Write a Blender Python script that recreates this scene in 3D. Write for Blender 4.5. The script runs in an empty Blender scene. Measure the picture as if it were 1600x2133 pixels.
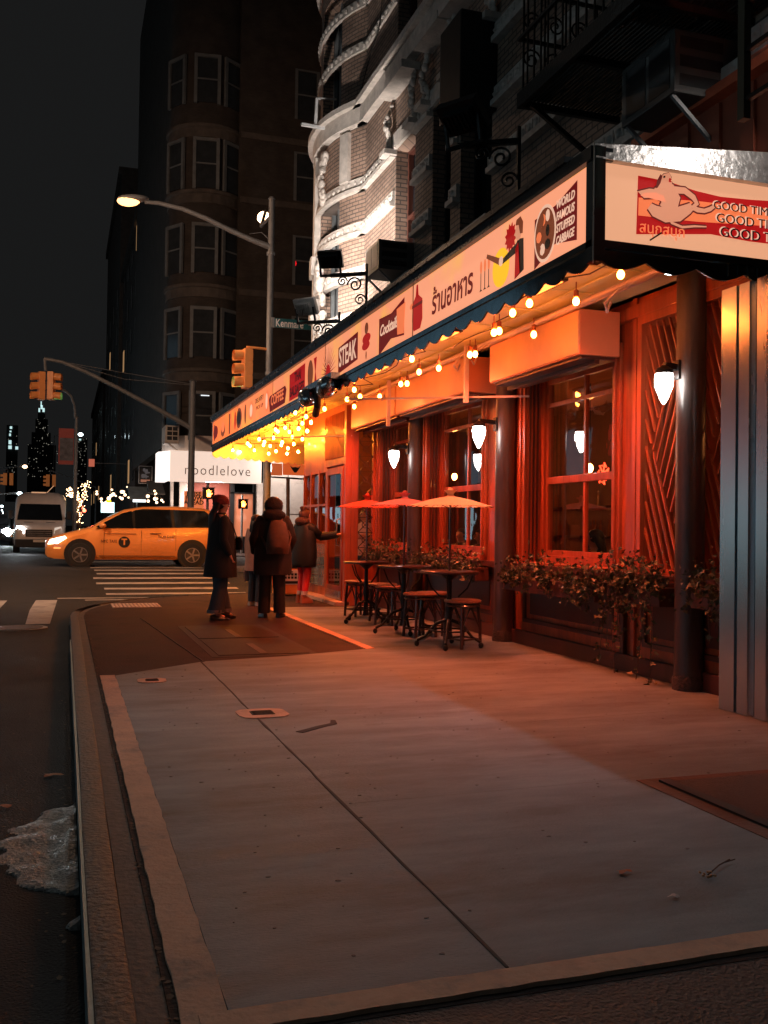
import bpy, bmesh, math, random
from mathutils import Vector, Matrix
from math import sin, cos, pi, radians, sqrt, atan2, exp
random.seed(7)
S = bpy.context.scene
COL = S.collection
# ------------------------------------------------------------------ camera
CAM = Vector((0, 0, 1.3)); TH = radians(18.4); PI_ = radians(1.03); RO = radians(0.8); FPX = 2000.0
Fv = Vector((sin(TH)*cos(PI_), cos(TH)*cos(PI_), sin(PI_)))
R0 = Vector((cos(TH), -sin(TH), 0)); U0 = R0.cross(Fv)
Rv = R0*cos(RO) + U0*sin(RO); Uv = U0*cos(RO) - R0*sin(RO)
cd = bpy.data.cameras.new('camera'); cam = bpy.data.objects.new('camera', cd); COL.objects.link(cam)
cd.sensor_fit = 'VERTICAL'; cd.sensor_height = 24; cd.lens = 24*FPX/2133.0; cd.clip_end = 5000; cd.clip_start = 0.05
mw = Matrix.Identity(4)
for i in range(3):
    mw[i][0] = Rv[i]; mw[i][1] = Uv[i]; mw[i][2] = -Fv[i]; mw[i][3] = CAM[i]
cam.matrix_world = mw
S.camera = cam
# ------------------------------------------------------------------ world, exposure
w = bpy.data.worlds.new('World'); S.world = w; w.use_nodes = True
bg = w.node_tree.nodes['Background']; bg.inputs[0].default_value = (0.0092, 0.0094, 0.0095, 1); bg.inputs[1].default_value = 1.0
S.view_settings.view_transform = 'Standard'; S.view_settings.look = 'None'
S.view_settings.exposure = 0; S.view_settings.gamma = 1
S.render.engine = 'CYCLES'
cy = S.cycles
cy.use_denoising = True; cy.sample_clamp_indirect = 4; cy.sample_clamp_direct = 0
cy.max_bounces = 6; cy.diffuse_bounces = 3; cy.glossy_bounces = 3; cy.transmission_bounces = 4; cy.transparent_max_bounces = 12
cy.caustics_reflective = False; cy.caustics_refractive = False
# ------------------------------------------------------------------ placing helpers: a direction of sight met with a real plane
def ray(px, py):
    return Fv + Rv*((px-800)/FPX) + Uv*((1066.5-py)/FPX)
def onX(px, py, X): d = ray(px, py); return CAM + d*(X/d.x)
def onY(px, py, Y): d = ray(px, py); return CAM + d*(Y/d.y)
def onZ(px, py, Z): d = ray(px, py); return CAM + d*((Z-1.3)/d.z)
# ------------------------------------------------------------------ lamps
def add_light(kind, name, loc, power, color, size=0.1, target=None, spot=None, blend=0.5, parent=None):
    l = bpy.data.lights.new(name, kind); l.energy = power; l.color = color
    o = bpy.data.objects.new(name, l); COL.objects.link(o)
    if kind == 'AREA': l.shape = 'DISK'; l.size = size
    else: l.shadow_soft_size = size
    if spot: l.spot_size = radians(spot); l.spot_blend = blend
    o.location = loc
    if target is not None:
        o.rotation_euler = (Vector(target)-Vector(loc)).to_track_quat('-Z', 'Y').to_euler()
    if parent is not None:
        o.parent = parent; o.location = Vector(loc) - wloc(parent)
    return o
def wloc(o):
    v = Vector((0, 0, 0))
    while o is not None: v += o.location; o = o.parent
    return v
# ------------------------------------------------------------------ materials
MATS = {}
def mat(name, col, rough=0.7, metal=0.0, var=0.25, scale=3.0, bump=0.0, bscale=40.0, coat=0.0, stretch=None, spec=0.5, dirt=None, dscale=1.2):
    if name in MATS: return MATS[name]
    m = bpy.data.materials.new(name); m.use_nodes = True; nt = m.node_tree; N = nt.nodes; L = nt.links
    b = N['Principled BSDF']; b.inputs['Roughness'].default_value = rough; b.inputs['Metallic'].default_value = metal
    b.inputs['Coat Weight'].default_value = coat; b.inputs['Specular IOR Level'].default_value = spec
    tc = N.new('ShaderNodeNewGeometry'); mp = N.new('ShaderNodeMapping'); L.new(tc.outputs['Position'], mp.inputs['Vector'])
    if stretch: mp.inputs['Scale'].default_value = stretch
    no = N.new('ShaderNodeTexNoise'); no.inputs['Scale'].default_value = scale; no.inputs['Detail'].default_value = 6; no.inputs['Roughness'].default_value = 0.65
    L.new(mp.outputs[0], no.inputs['Vector'])
    cr = N.new('ShaderNodeValToRGB'); c = Vector(col)
    cr.color_ramp.elements[0].position = 0.3; cr.color_ramp.elements[1].position = 0.7
    cr.color_ramp.elements[0].color = (*(c*(1-var)), 1); cr.color_ramp.elements[1].color = (*[min(1, x*(1+var)) for x in c], 1)
    L.new(no.outputs['Fac'], cr.inputs['Fac'])
    out = cr.outputs['Color']
    if dirt:
        n2 = N.new('ShaderNodeTexNoise'); n2.inputs['Scale'].default_value = dscale; n2.inputs['Detail'].default_value = 8; n2.inputs['Roughness'].default_value = 0.7
        L.new(mp.outputs[0], n2.inputs['Vector'])
        r2 = N.new('ShaderNodeValToRGB'); r2.color_ramp.elements[0].position = 0.5; r2.color_ramp.elements[1].position = 0.68
        L.new(n2.outputs['Fac'], r2.inputs['Fac'])
        mx = N.new('ShaderNodeMix'); mx.data_type = 'RGBA'; L.new(r2.outputs['Color'], mx.inputs['Factor'])
        L.new(out, mx.inputs['A']); mx.inputs['B'].default_value = (*dirt, 1); out = mx.outputs['Result']
    L.new(out, b.inputs['Base Color'])
    rr = N.new('ShaderNodeMapRange'); L.new(no.outputs['Fac'], rr.inputs['Value'])
    rr.inputs['To Min'].default_value = max(0.02, rough*0.75); rr.inputs['To Max'].default_value = min(1, rough*1.25); L.new(rr.outputs[0], b.inputs['Roughness'])
    if bump > 0:
        nb = N.new('ShaderNodeTexNoise'); nb.inputs['Scale'].default_value = bscale; nb.inputs['Detail'].default_value = 5; L.new(mp.outputs[0], nb.inputs['Vector'])
        bu = N.new('ShaderNodeBump'); bu.inputs['Strength'].default_value = bump; bu.inputs['Distance'].default_value = 0.02
        L.new(nb.outputs['Fac'], bu.inputs['Height']); L.new(bu.outputs[0], b.inputs['Normal'])
    MATS[name] = m; return m
def emat(name, col, strength=1.0, var=None, scale=1.0, base=None):
    if name in MATS: return MATS[name]
    base = base or tuple(c*.45 for c in col)
    m = bpy.data.materials.new(name); m.use_nodes = True; nt = m.node_tree; N = nt.nodes; L = nt.links
    b = N['Principled BSDF']; b.inputs['Base Color'].default_value = (*base, 1); b.inputs['Roughness'].default_value = 0.5; b.inputs['Specular IOR Level'].default_value = 0.2
    b.inputs['Emission Strength'].default_value = strength; b.inputs['Emission Color'].default_value = (*col, 1)
    if var:
        tc = N.new('ShaderNodeNewGeometry'); no = N.new('ShaderNodeTexNoise'); no.inputs['Scale'].default_value = scale; no.inputs['Detail'].default_value = 2
        L.new(tc.outputs['Position'], no.inputs['Vector'])
        cr = N.new('ShaderNodeValToRGB'); cr.color_ramp.elements[0].position = 0.52; cr.color_ramp.elements[1].position = 0.78
        cr.color_ramp.elements[0].color = (*col, 1); cr.color_ramp.elements[1].color = (*var, 1)
        L.new(no.outputs['Fac'], cr.inputs['Fac']); L.new(cr.outputs[0], b.inputs['Emission Color'])
    MATS[name] = m; return m
def brickmat(name, c1, c2, mortar, rough=0.85, bw=0.22, bh=0.07):
    if name in MATS: return MATS[name]
    m = bpy.data.materials.new(name); m.use_nodes = True; nt = m.node_tree; N = nt.nodes; L = nt.links
    b = N['Principled BSDF']; b.inputs['Roughness'].default_value = rough
    g = N.new('ShaderNodeNewGeometry'); sp = N.new('ShaderNodeSeparateXYZ'); L.new(g.outputs['Position'], sp.inputs[0])
    ad = N.new('ShaderNodeMath'); ad.operation = 'SUBTRACT'; L.new(sp.outputs['X'], ad.inputs[0]); L.new(sp.outputs['Y'], ad.inputs[1])
    cb = N.new('ShaderNodeCombineXYZ'); L.new(ad.outputs[0], cb.inputs['X']); L.new(sp.outputs['Z'], cb.inputs['Y'])
    br = N.new('ShaderNodeTexBrick'); L.new(cb.outputs[0], br.inputs['Vector']); br.inputs['Scale'].default_value = 1
    br.inputs['Brick Width'].default_value = bw; br.inputs['Row Height'].default_value = bh; br.inputs['Mortar Size'].default_value = 0.010
    br.inputs['Color1'].default_value = (*c1, 1); br.inputs['Color2'].default_value = (*c2, 1); br.inputs['Mortar'].default_value = (*mortar, 1)
    no = N.new('ShaderNodeTexNoise'); no.inputs['Scale'].default_value = 1.5; no.inputs['Detail'].default_value = 8; L.new(g.outputs['Position'], no.inputs['Vector'])
    mx = N.new('ShaderNodeMix'); mx.data_type = 'RGBA'; mx.blend_type = 'MULTIPLY'; mx.inputs['Factor'].default_value = 0.8
    mr = N.new('ShaderNodeMapRange'); mr.inputs['From Min'].default_value = 0.3; mr.inputs['From Max'].default_value = 0.7; mr.inputs['To Min'].default_value = 0.45; mr.inputs['To Max'].default_value = 1.1
    L.new(no.outputs['Fac'], mr.inputs['Value']); L.new(br.outputs['Color'], mx.inputs['A']); L.new(mr.outputs[0], mx.inputs['B']); L.new(mx.outputs['Result'], b.inputs['Base Color'])
    bu = N.new('ShaderNodeBump'); bu.inputs['Strength'].default_value = 0.7; bu.inputs['Distance'].default_value = 0.015; bu.invert = True
    L.new(br.outputs['Fac'], bu.inputs['Height']); L.new(bu.outputs[0], b.inputs['Normal'])
    MATS[name] = m; return m
def glassmat(name, tint=(0.85, 0.85, 0.85), ior=1.85, rough=0.0):
    if name in MATS: return MATS[name]
    m = bpy.data.materials.new(name); m.use_nodes = True; nt = m.node_tree; N = nt.nodes; L = nt.links
    N.remove(N['Principled BSDF']); o = N['Material Output']
    fr = N.new('ShaderNodeFresnel'); fr.inputs['IOR'].default_value = ior
    tr = N.new('ShaderNodeBsdfTransparent'); tr.inputs[0].default_value = (*tint, 1)
    gl = N.new('ShaderNodeBsdfGlossy'); gl.inputs['Roughness'].default_value = rough; gl.inputs['Color'].default_value = (1, 1, 1, 1)
    no = N.new('ShaderNodeTexNoise'); no.inputs['Scale'].default_value = 2.5
    g = N.new('ShaderNodeNewGeometry'); L.new(g.outputs['Position'], no.inputs['Vector'])
    bu = N.new('ShaderNodeBump'); bu.inputs['Strength'].default_value = 0.06; bu.inputs['Distance'].default_value = 0.02; L.new(no.outputs['Fac'], bu.inputs['Height']); L.new(bu.outputs[0], gl.inputs['Normal'])
    bk = N.new('ShaderNodeMath'); bk.operation = 'SUBTRACT'; bk.inputs[0].default_value = 1; L.new(g.outputs['Backfacing'], bk.inputs[1]); ml = N.new('ShaderNodeMath'); ml.operation = 'MULTIPLY'; L.new(bk.outputs[0], ml.inputs[0]); L.new(fr.outputs[0], ml.inputs[1])
    mx = N.new('ShaderNodeMixShader'); L.new(ml.outputs[0], mx.inputs[0]); L.new(tr.outputs[0], mx.inputs[1]); L.new(gl.outputs[0], mx.inputs[2]); L.new(mx.outputs[0], o.inputs['Surface'])
    MATS[name] = m; return m
# ------------------------------------------------------------------ mesh builder
class MB:
    def __init__(s): s.b = bmesh.new()
    def face(s, pts):
        try: return s.b.faces.new([s.b.verts.new(p) for p in pts])
        except ValueError: return None
    def box(s, x0, x1, y0, y1, z0, z1, rot=0, piv=None):
        if x1 < x0: x0, x1 = x1, x0
        if y1 < y0: y0, y1 = y1, y0
        if z1 < z0: z0, z1 = z1, z0
        P = [Vector(p) for p in ((x0,y0,z0),(x1,y0,z0),(x1,y1,z0),(x0,y1,z0),(x0,y0,z1),(x1,y0,z1),(x1,y1,z1),(x0,y1,z1))]
        if rot:
            c = Vector(piv) if piv else Vector(((x0+x1)/2, (y0+y1)/2, 0)); M = Matrix.Rotation(rot, 3, 'Z')
            P = [M@(p-c)+c for p in P]
        v = [s.b.verts.new(p) for p in P]
        for f in ((0,3,2,1),(4,5,6,7),(0,1,5,4),(1,2,6,5),(2,3,7,6),(3,0,4,7)): s.b.faces.new([v[i] for i in f])
        return s
    def obox(s, c, ax, hx, hy, hz):
        # oriented box: ax = 3 unit axes
        c = Vector(c); v = []
        for dz in (-1, 1):
            for dx, dy in ((-1,-1),(1,-1),(1,1),(-1,1)): v.append(s.b.verts.new(c+ax[0]*dx*hx+ax[1]*dy*hy+ax[2]*dz*hz))
        for f in ((0,3,2,1),(4,5,6,7),(0,1,5,4),(1,2,6,5),(2,3,7,6),(3,0,4,7)): s.b.faces.new([v[i] for i in f])
        return s
    def bar(s, p0, p1, a, b2=None, up=(0,0,1)):
        p0 = Vector(p0); p1 = Vector(p1); d = (p1-p0); L = d.length
        if L < 1e-6: return s
        d = d/L; up = Vector(up)
        if abs(d.dot(up)) > .99: up = Vector((1,0,0))
        x = d.cross(up).normalized(); y = x.cross(d)
        return s.obox((p0+p1)/2, (x, y, d), a/2, (b2 or a)/2, L/2)
    def ring(s, c, n, r, seg, rx=None):
        pass
    def tube(s, pts, r, seg=8, caps=True, r1=None):
        pts = [Vector(p) for p in pts]; rings = []; n = len(pts)
        prev = None
        for i, p in enumerate(pts):
            d = (pts[min(i+1, n-1)]-pts[max(i-1, 0)])
            d = d.normalized() if d.length > 1e-9 else Vector((0,0,1))
            if prev is None:
                a = Vector((0,0,1)) if abs(d.z) < .95 else Vector((1,0,0)); x = d.cross(a).normalized()
            else:
                x = prev - d*prev.dot(d)
                x = x.normalized() if x.length > 1e-6 else d.orthogonal().normalized()
            prev = x; y = d.cross(x)
            rr = r[i] if isinstance(r, (list, tuple)) else (r if r1 is None else r+(r1-r)*i/max(1, n-1))
            rings.append([s.b.verts.new(p+(x*cos(2*pi*k/seg)+y*sin(2*pi*k/seg))*rr) for k in range(seg)])
        for a, b in zip(rings, rings[1:]):
            for k in range(seg): s.b.faces.new((a[k], a[(k+1)%seg], b[(k+1)%seg], b[k]))
        if caps:
            s.b.faces.new(rings[0][::-1]); s.b.faces.new(rings[-1])
        return s
    def loft(s, rings, seg=16, caps=True):
        # rings: (cx, cy, cz, rx, ry[, rot])
        R = []
        for q in rings:
            cx, cy_, cz, rx, ry = q[:5]; ro = q[5] if len(q) > 5 else 0
            R.append([s.b.verts.new((cx+cos(t)*rx*cos(ro)-sin(t)*ry*sin(ro), cy_+cos(t)*rx*sin(ro)+sin(t)*ry*cos(ro), cz)) for t in [2*pi*k/seg for k in range(seg)]])
        for a, b in zip(R, R[1:]):
            for k in range(seg): s.b.faces.new((a[k], a[(k+1)%seg], b[(k+1)%seg], b[k]))
        if caps: s.b.faces.new(R[0][::-1]); s.b.faces.new(R[-1])
        return s
    def lathe(s, c, prof, seg=20, caps=True):
        return s.loft([(c[0], c[1], c[2]+z, r, r) for r, z in prof], seg, caps)
    def ell(s, c, rx, ry, rz, seg=12, rg=8, M=None):
        c = Vector(c); rows = []
        for i in range(1, rg):
            t = pi*i/rg; row = []
            for k in range(seg):
                p = Vector((rx*sin(t)*cos(2*pi*k/seg), ry*sin(t)*sin(2*pi*k/seg), rz*cos(t)))
                if M: p = M@p
                row.append(s.b.verts.new(c+p))
            rows.append(row)
        tp = Vector((0,0,rz)); bt = Vector((0,0,-rz))
        if M: tp = M@tp; bt = M@bt
        T = s.b.verts.new(c+tp); B = s.b.verts.new(c+bt)
        for a, b in zip(rows, rows[1:]):
            for k in range(seg): s.b.faces.new((a[k], b[k], b[(k+1)%seg], a[(k+1)%seg]))
        for k in range(seg):
            s.b.faces.new((T, rows[0][k], rows[0][(k+1)%seg])); s.b.faces.new((B, rows[-1][(k+1)%seg], rows[-1][k]))
        return s
    def prism(s, outline, f0, f1):
        # outline: list of 2-D; f0/f1 map (u,v)->3-D for both caps
        a = [s.b.verts.new(f0(*p)) for p in outline]; b = [s.b.verts.new(f1(*p)) for p in outline]; n = len(outline)
        s.b.faces.new(a); s.b.faces.new(b[::-1])
        for k in range(n): s.b.faces.new((a[k], b[k], b[(k+1)%n], a[(k+1)%n]))
        return s
    def polyz(s, outline, z0, z1): return s.prism(outline, lambda x, y: (x, y, z0), lambda x, y: (x, y, z1))
    def build(s, name, m, parent=None, smooth=False, bevel=0, world=True, angle=40):
        bmesh.ops.recalc_face_normals(s.b, faces=s.b.faces[:])
        if bevel:
            bmesh.ops.remove_doubles(s.b, verts=s.b.verts[:], dist=1e-6)
            es = [e for e in s.b.edges if len(e.link_faces) == 2 and e.calc_face_angle(0) > radians(30)]
            bmesh.ops.bevel(s.b, geom=es, offset=bevel, segments=2, affect='EDGES', profile=0.6, clamp_overlap=True)
        if parent is not None and world:
            off = wloc(parent); bmesh.ops.translate(s.b, vec=-off, verts=s.b.verts[:])
        bmesh.ops.triangulate(s.b, faces=[f for f in s.b.faces if len(f.verts) > 4])
        me = bpy.data.meshes.new(name); s.b.to_mesh(me); s.b.free()
        if isinstance(m, (list, tuple)):
            for q in m: me.materials.append(q)
        else: me.materials.append(m)
        if smooth:
            for p in me.polygons: p.use_smooth = True
            try: me.set_sharp_from_angle(angle=radians(angle))
            except Exception: pass
        o = bpy.data.objects.new(name, me); COL.objects.link(o)
        if parent is not None: o.parent = parent
        return o
def tag(o, label=None, cat=None, group=None, kind=None):
    if label: o['label'] = label
    if cat: o['category'] = cat
    if group: o['group'] = group
    if kind: o['kind'] = kind
    return o
def thing(name, label, cat, loc=(0,0,0), group=None, rz=0):
    o = bpy.data.objects.new(name, None); COL.objects.link(o); o.location = loc; o.rotation_euler = (0, 0, rz); o.empty_display_size = .1
    return tag(o, label, cat, group)
def dup(r, loc=None, rz=None, label=None, parent=None):
    c = r.copy(); COL.objects.link(c)
    if parent is not None: c.parent = parent
    if loc is not None: c.location = loc
    if rz is not None: c.rotation_euler = (0, 0, rz)
    if label: c['label'] = label
    for ch in list(r.children): dup(ch, parent=c)
    return c
def text_mesh(txt, size, f, name, m, parent, shear=0.0, bold=0.0, align='CENTER', depth=0.002, sx=1.0, space=1.0):
    cu = bpy.data.curves.new('t', 'FONT'); cu.body = txt; cu.size = size; cu.align_x = align; cu.align_y = 'CENTER'; cu.shear = shear; cu.offset = bold
    cu.extrude = depth/2; cu.resolution_u = 3; cu.space_character = space
    o = bpy.data.objects.new('t', cu); COL.objects.link(o); bpy.context.view_layer.update()
    me = bpy.data.meshes.new_from_object(o.evaluated_get(bpy.context.evaluated_depsgraph_get()))
    bpy.data.objects.remove(o); bpy.data.curves.remove(cu)
    off = wloc(parent) if parent is not None else Vector((0,0,0))
    for v in me.vertices: v.co = Vector(f(v.co.x*sx, v.co.y, v.co.z)) - off
    me.materials.clear(); me.materials.append(m); me.name = name
    o = bpy.data.objects.new(name, me); COL.objects.link(o); o.parent = parent
    return o
def skin(verts, edges, radii, sub=1):
    me = bpy.data.meshes.new('sk'); me.from_pydata([Vector(v) for v in verts], edges, [])
    o = bpy.data.objects.new('sk', me); COL.objects.link(o)
    o.modifiers.new('s', 'SKIN'); mod = o.modifiers.new('u', 'SUBSURF'); mod.levels = sub
    sv = me.skin_vertices[0].data if me.skin_vertices else None
    if sv is None:
        me.attributes  # skin layer is made with the modifier
        sv = me.skin_vertices[0].data
    for i, r in enumerate(radii):
        sv[i].radius = (r, r) if not isinstance(r, tuple) else r
    sv[0].use_root = True
    bpy.context.view_layer.update()
    ne = bpy.data.meshes.new_from_object(o.evaluated_get(bpy.context.evaluated_depsgraph_get()))
    bpy.data.objects.remove(o); bpy.data.meshes.remove(me)
    for p in ne.polygons: p.use_smooth = True
    return ne
def link(me, name, m, parent):
    me.materials.clear(); me.materials.append(m); me.name = name
    o = bpy.data.objects.new(name, me); COL.objects.link(o); o.parent = parent; return o
# ================================================================== MATERIALS
m_conc = mat('concrete_new', (0.185,0.225,0.24), 0.58, var=0.38, scale=2.0, spec=0.3, bump=0.45, bscale=110, dirt=(0.115,0.115,0.115), dscale=1.1, stretch=(0.5,1.6,1))
m_conc_old = mat('concrete_old', (0.05,0.030,0.026), 0.8, var=0.35, scale=1.5, bump=0.4, bscale=50, spec=0.15, dirt=(0.03,0.02,0.018))
m_strip = mat('concrete_strip', (0.62,0.36,0.24), 0.75, var=0.25, scale=4, bump=0.4, bscale=45, dirt=(0.2,0.17,0.15), dscale=2)
m_gutter = mat('concrete_dirty', (0.08,0.065,0.06), 0.7, var=0.5, scale=5, bump=0.3, bscale=35, dirt=(0.05,0.045,0.04), dscale=4)
m_stone = mat('curb_stone', (0.085,0.055,0.04), 0.55, spec=0.25, var=0.6, scale=9, bump=0.5, bscale=45)
m_asph = mat('asphalt', (0.022,0.020,0.019), 0.75, var=0.5, scale=2.2, bump=0.9, bscale=90, spec=0.25, dirt=(0.009,0.009,0.009), dscale=0.5)
m_drive = mat('asphalt_drive', (0.06,0.05,0.046), 0.6, var=0.5, scale=30, bump=1.0, bscale=70)
m_paint = mat('road_paint', (0.36,0.335,0.31), 0.6, var=0.3, scale=6, dirt=(0.1,0.09,0.09), dscale=3)
m_joint = mat('joint_dark', (0.035,0.03,0.028), 0.9)
m_jl = mat('joint_light', (0.155,0.16,0.165), 0.9)
m_tar = mat('tar', (0.02,0.012,0.01), 0.4)
m_hatch = mat('steel_plate', (0.040,0.024,0.020), 0.62, spec=0.15, metal=0.0, var=0.35, scale=4, bump=0.35, bscale=90)
m_rust = mat('rusty_iron', (0.09,0.05,0.035), 0.65, metal=0.3, var=0.5, scale=12, bump=0.5)
m_steelb = mat('brushed_steel', (0.55,0.62,0.66), 0.27, metal=1.0, var=0.08, scale=1.5, stretch=(1,1,0.15))
m_steel = mat('polished_steel', (0.30,0.35,0.38), 0.13, metal=1.0, var=0.12, scale=2.5, bump=0.10, bscale=3)
m_black = mat('black_metal', (0.012,0.012,0.013), 0.35, metal=0.3)
m_iron = mat('wrought_iron', (0.015,0.014,0.014), 0.4, metal=0.4, bump=0.2)
m_grey = mat('galvanised', (0.27,0.27,0.27), 0.5, metal=0.35, var=0.2, scale=8)
m_greyd = mat('grey_pole', (0.20,0.20,0.20), 0.55, metal=0.2, var=0.2, scale=6)
m_wood = mat('red_wood', (0.42,0.088,0.030), 0.38, var=0.42, scale=4.5, stretch=(1,1,0.10), coat=0.15, dirt=(0.20,0.045,0.02), dscale=2.2, bump=0.25, bscale=30)
m_woodd = mat('dark_red_wood', (0.085,0.026,0.017), 0.42, var=0.35, scale=3, stretch=(1,1,0.15))
m_pale = mat('pale_board', (0.66,0.52,0.55), 0.45, var=0.08, scale=1.5)
m_ceil = mat('soffit_board', (0.80,0.80,0.45), 0.40, var=0.1, scale=2)
m_pillar = mat('pillar_paint', (0.055,0.038,0.033), 0.38, var=0.4, scale=5, stretch=(1,1,0.25), bump=0.35, bscale=14, dirt=(0.035,0.03,0.028))
m_inner = mat('dark_interior', (0.16,0.06,0.04), 0.7)
m_pelm = mat('red_orange_paint', (0.78,0.27,0.13), 0.45, var=0.08, scale=1.5)
m_glass = glassmat('window_glass')
m_brick = brickmat('buff_brick', (0.42,0.28,0.21), (0.32,0.205,0.15), (0.13,0.10,0.085))
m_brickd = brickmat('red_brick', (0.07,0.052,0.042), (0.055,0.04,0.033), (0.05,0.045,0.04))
m_terra = mat('terracotta', (0.56,0.50,0.45), 0.75, var=0.25, scale=6, bump=0.5, bscale=25)
m_dstone = mat('dark_stone', (0.085,0.07,0.06), 0.8, var=0.4, scale=2)
m_dframe = mat('grey_window_frame', (0.14,0.15,0.155), 0.6)
m_dark = mat('near_black', (0.008,0.008,0.009), 0.5)
m_white = mat('white_stone', (0.74,0.67,0.62), 0.7, var=0.1, scale=2, dirt=(0.5,0.44,0.4))
m_green = mat('street_sign_green', (0.015,0.11,0.13), 0.4)
m_yelsig = mat('signal_yellow', (0.85,0.33,0.10), 0.45, var=0.08)
m_bulb = emat('bulb_glow', (1,0.19,0.022), 150)
m_bulb2 = emat('bulb_glow_far', (1,0.26,0.018), 700)
m_socket = mat('bulb_socket', (0.30,0.09,0.04), 0.5)
m_wire = mat('wire', (0.02,0.015,0.012), 0.6)
m_sconce = emat('sconce_glow', (1.0,0.93,0.88), 42)
# ================================================================== GROUND
def roadz(x, y):
    t = min(1, max(0, (y-19.5)/8.0)); t = t*t*(3-2*t)
    return -0.13 + 0.26*t
def grid_mesh(mb, xs, ys, f):
    V = [[mb.b.verts.new((x, y, f(x, y))) for x in xs] for y in ys]
    for j in range(len(ys)-1):
        for i in range(len(xs)-1): mb.b.faces.new((V[j][i], V[j][i+1], V[j+1][i+1], V[j+1][i]))
mb = MB()
grid_mesh(mb, [-400,-80,-30,-12,-6,0,6,12,30,80,400], [-60,-10,0,5,10,15,18]+[19.5+i for i in range(9)]+[29,32,40,60,100,400,1500], roadz)
tag(mb.build('road', m_asph), kind='structure')
# sidewalk slab block, corner rounded
def arc(cx, cy_, r, a0, a1, n): return [(cx+r*cos(radians(a0+(a1-a0)*i/n)), cy_+r*sin(radians(a0+(a1-a0)*i/n))) for i in range(n+1)]
out = [(0.29,2.45)] + [(0.29,14.2)] + arc(3.4,14.2+0.0,3.11,180,95,10)[1:] + [(3.4,18.6),(4.2,18.9),(30,18.9),(30,-8),(5.2,-8),(5.2,2.45)]
out = [(0.29,2.45),(0.29,14.4)] + [(3.9-3.61*cos(t), 14.4+4.4*sin(t)) for t in [i*pi/2/12 for i in range(1,13)]] + [(30,18.8),(30,2.45)]
mb = MB(); mb.polyz(out, -0.6, 0.0)
tag(mb.build('sidewalk', m_conc_old), kind='structure')
# curb stone + steel face
def offs(o, d):
    res = []
    for i, (x, y) in enumerate(o):
        a = Vector(o[max(0,i-1)]); b = Vector(o[min(len(o)-1,i+1)]); t = (b-a).normalized(); res.append((x-t.y*d, y+t.x*d))
    return res
path = [(0.29,-4),(0.29,2.4)] + out[1:14]
def strip_block(path, d0, d1, z0, z1, zt=None):
    a = offs(path, d0); b = offs(path, d1); mb = MB()
    for i in range(len(path)-1):
        zz = z1
        P = [(a[i],z0),(a[i+1],z0),(b[i+1],z0),(b[i],z0),(a[i],zz),(a[i+1],zz),(b[i+1],zz),(b[i],zz)]
        v = [mb.b.verts.new((p[0],p[1],z)) for p,z in P]
        for f in ((0,1,2,3),(4,5,6,7),(0,1,5,4),(1,2,6,5),(2,3,7,6),(3,0,4,7)): mb.b.faces.new([v[k] for k in f])
    bmesh.ops.remove_doubles(mb.b, verts=mb.b.verts[:], dist=1e-5)
    return mb
path = [(0.29,y) for y in (-4,-1,0.5,1.5,2.4,3.3,4.4,5.6,7,8.5,10,11.5,13)]+out[1:14]
rj = random.Random(3)
mb = strip_block(path, 0.0, 0.085, -0.6, -0.006)
tag(mb.build('gutter_strip', m_gutter), kind='structure')
mb = strip_block([(x+rj.uniform(-.004,.004), y) for x,y in path], 0.083, 0.19, -0.6, 0.006)
tag(mb.build('curb', m_stone, bevel=0.012, smooth=True), kind='structure')
mb = strip_block(path[:12], 0.191, 0.205, -0.3, -0.004)
tag(mb.build('curb_edge', mat('curb_steel',(.16,.20,.21),.5,metal=.8,var=.3,scale=12)), kind='structure')
# driveway asphalt in front of the slab
mb = MB(); mb.box(0.29, 30, -8, 2.462, -0.6, -0.002); tag(mb.build('driveway', m_drive), kind='structure')
# front strip and left strip, ragged edges
def ragged(p0, p1, w0, n, z0, z1, amp=0.0035, seed=1):
    r = random.Random(seed); p0 = Vector(p0); p1 = Vector(p1); t = (p1-p0).normalized(); nn = Vector((-t.y, t.x))
    A = []; B = []
    for i in range(n+1):
        p = p0.lerp(p1, i/n); A.append(p + nn*r.uniform(-amp, amp)); B.append(p + nn*(w0 + r.uniform(-amp, amp)))
    return A + B[::-1]
mb = MB(); mb.polyz([tuple(p) for p in ragged((0.36,2.47),(5.5,2.52),0.105,60,0,0)], -0.02, 0.014)
tag(mb.build('front_strip', m_strip), kind='structure')
mb = MB(); mb.polyz([tuple(p) for p in ragged((0.44,2.3),(0.44,8.62),0.125,70,0,0,seed=4)], -0.02, 0.010)
tag(mb.build('side_strip', m_strip), kind='structure')
slab = [(0.442,2.577),(5.3,2.63),(5.3,15.4),(3.2,15.4),(3.18,9.95),(2.2,9.55),(1.3,9.33),(0.442,8.62)]
mb = MB(); mb.polyz(slab, -0.02, 0.005); tag(mb.build('paving_slab', m_conc), kind='structure')
mb = MB(); mb.polyz([(3.11,9.9),(3.22,9.93),(3.22,15.3),(3.11,15.3)], -0.02, 0.010)
tag(mb.build('entrance_strip', m_strip), kind='structure')
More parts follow.
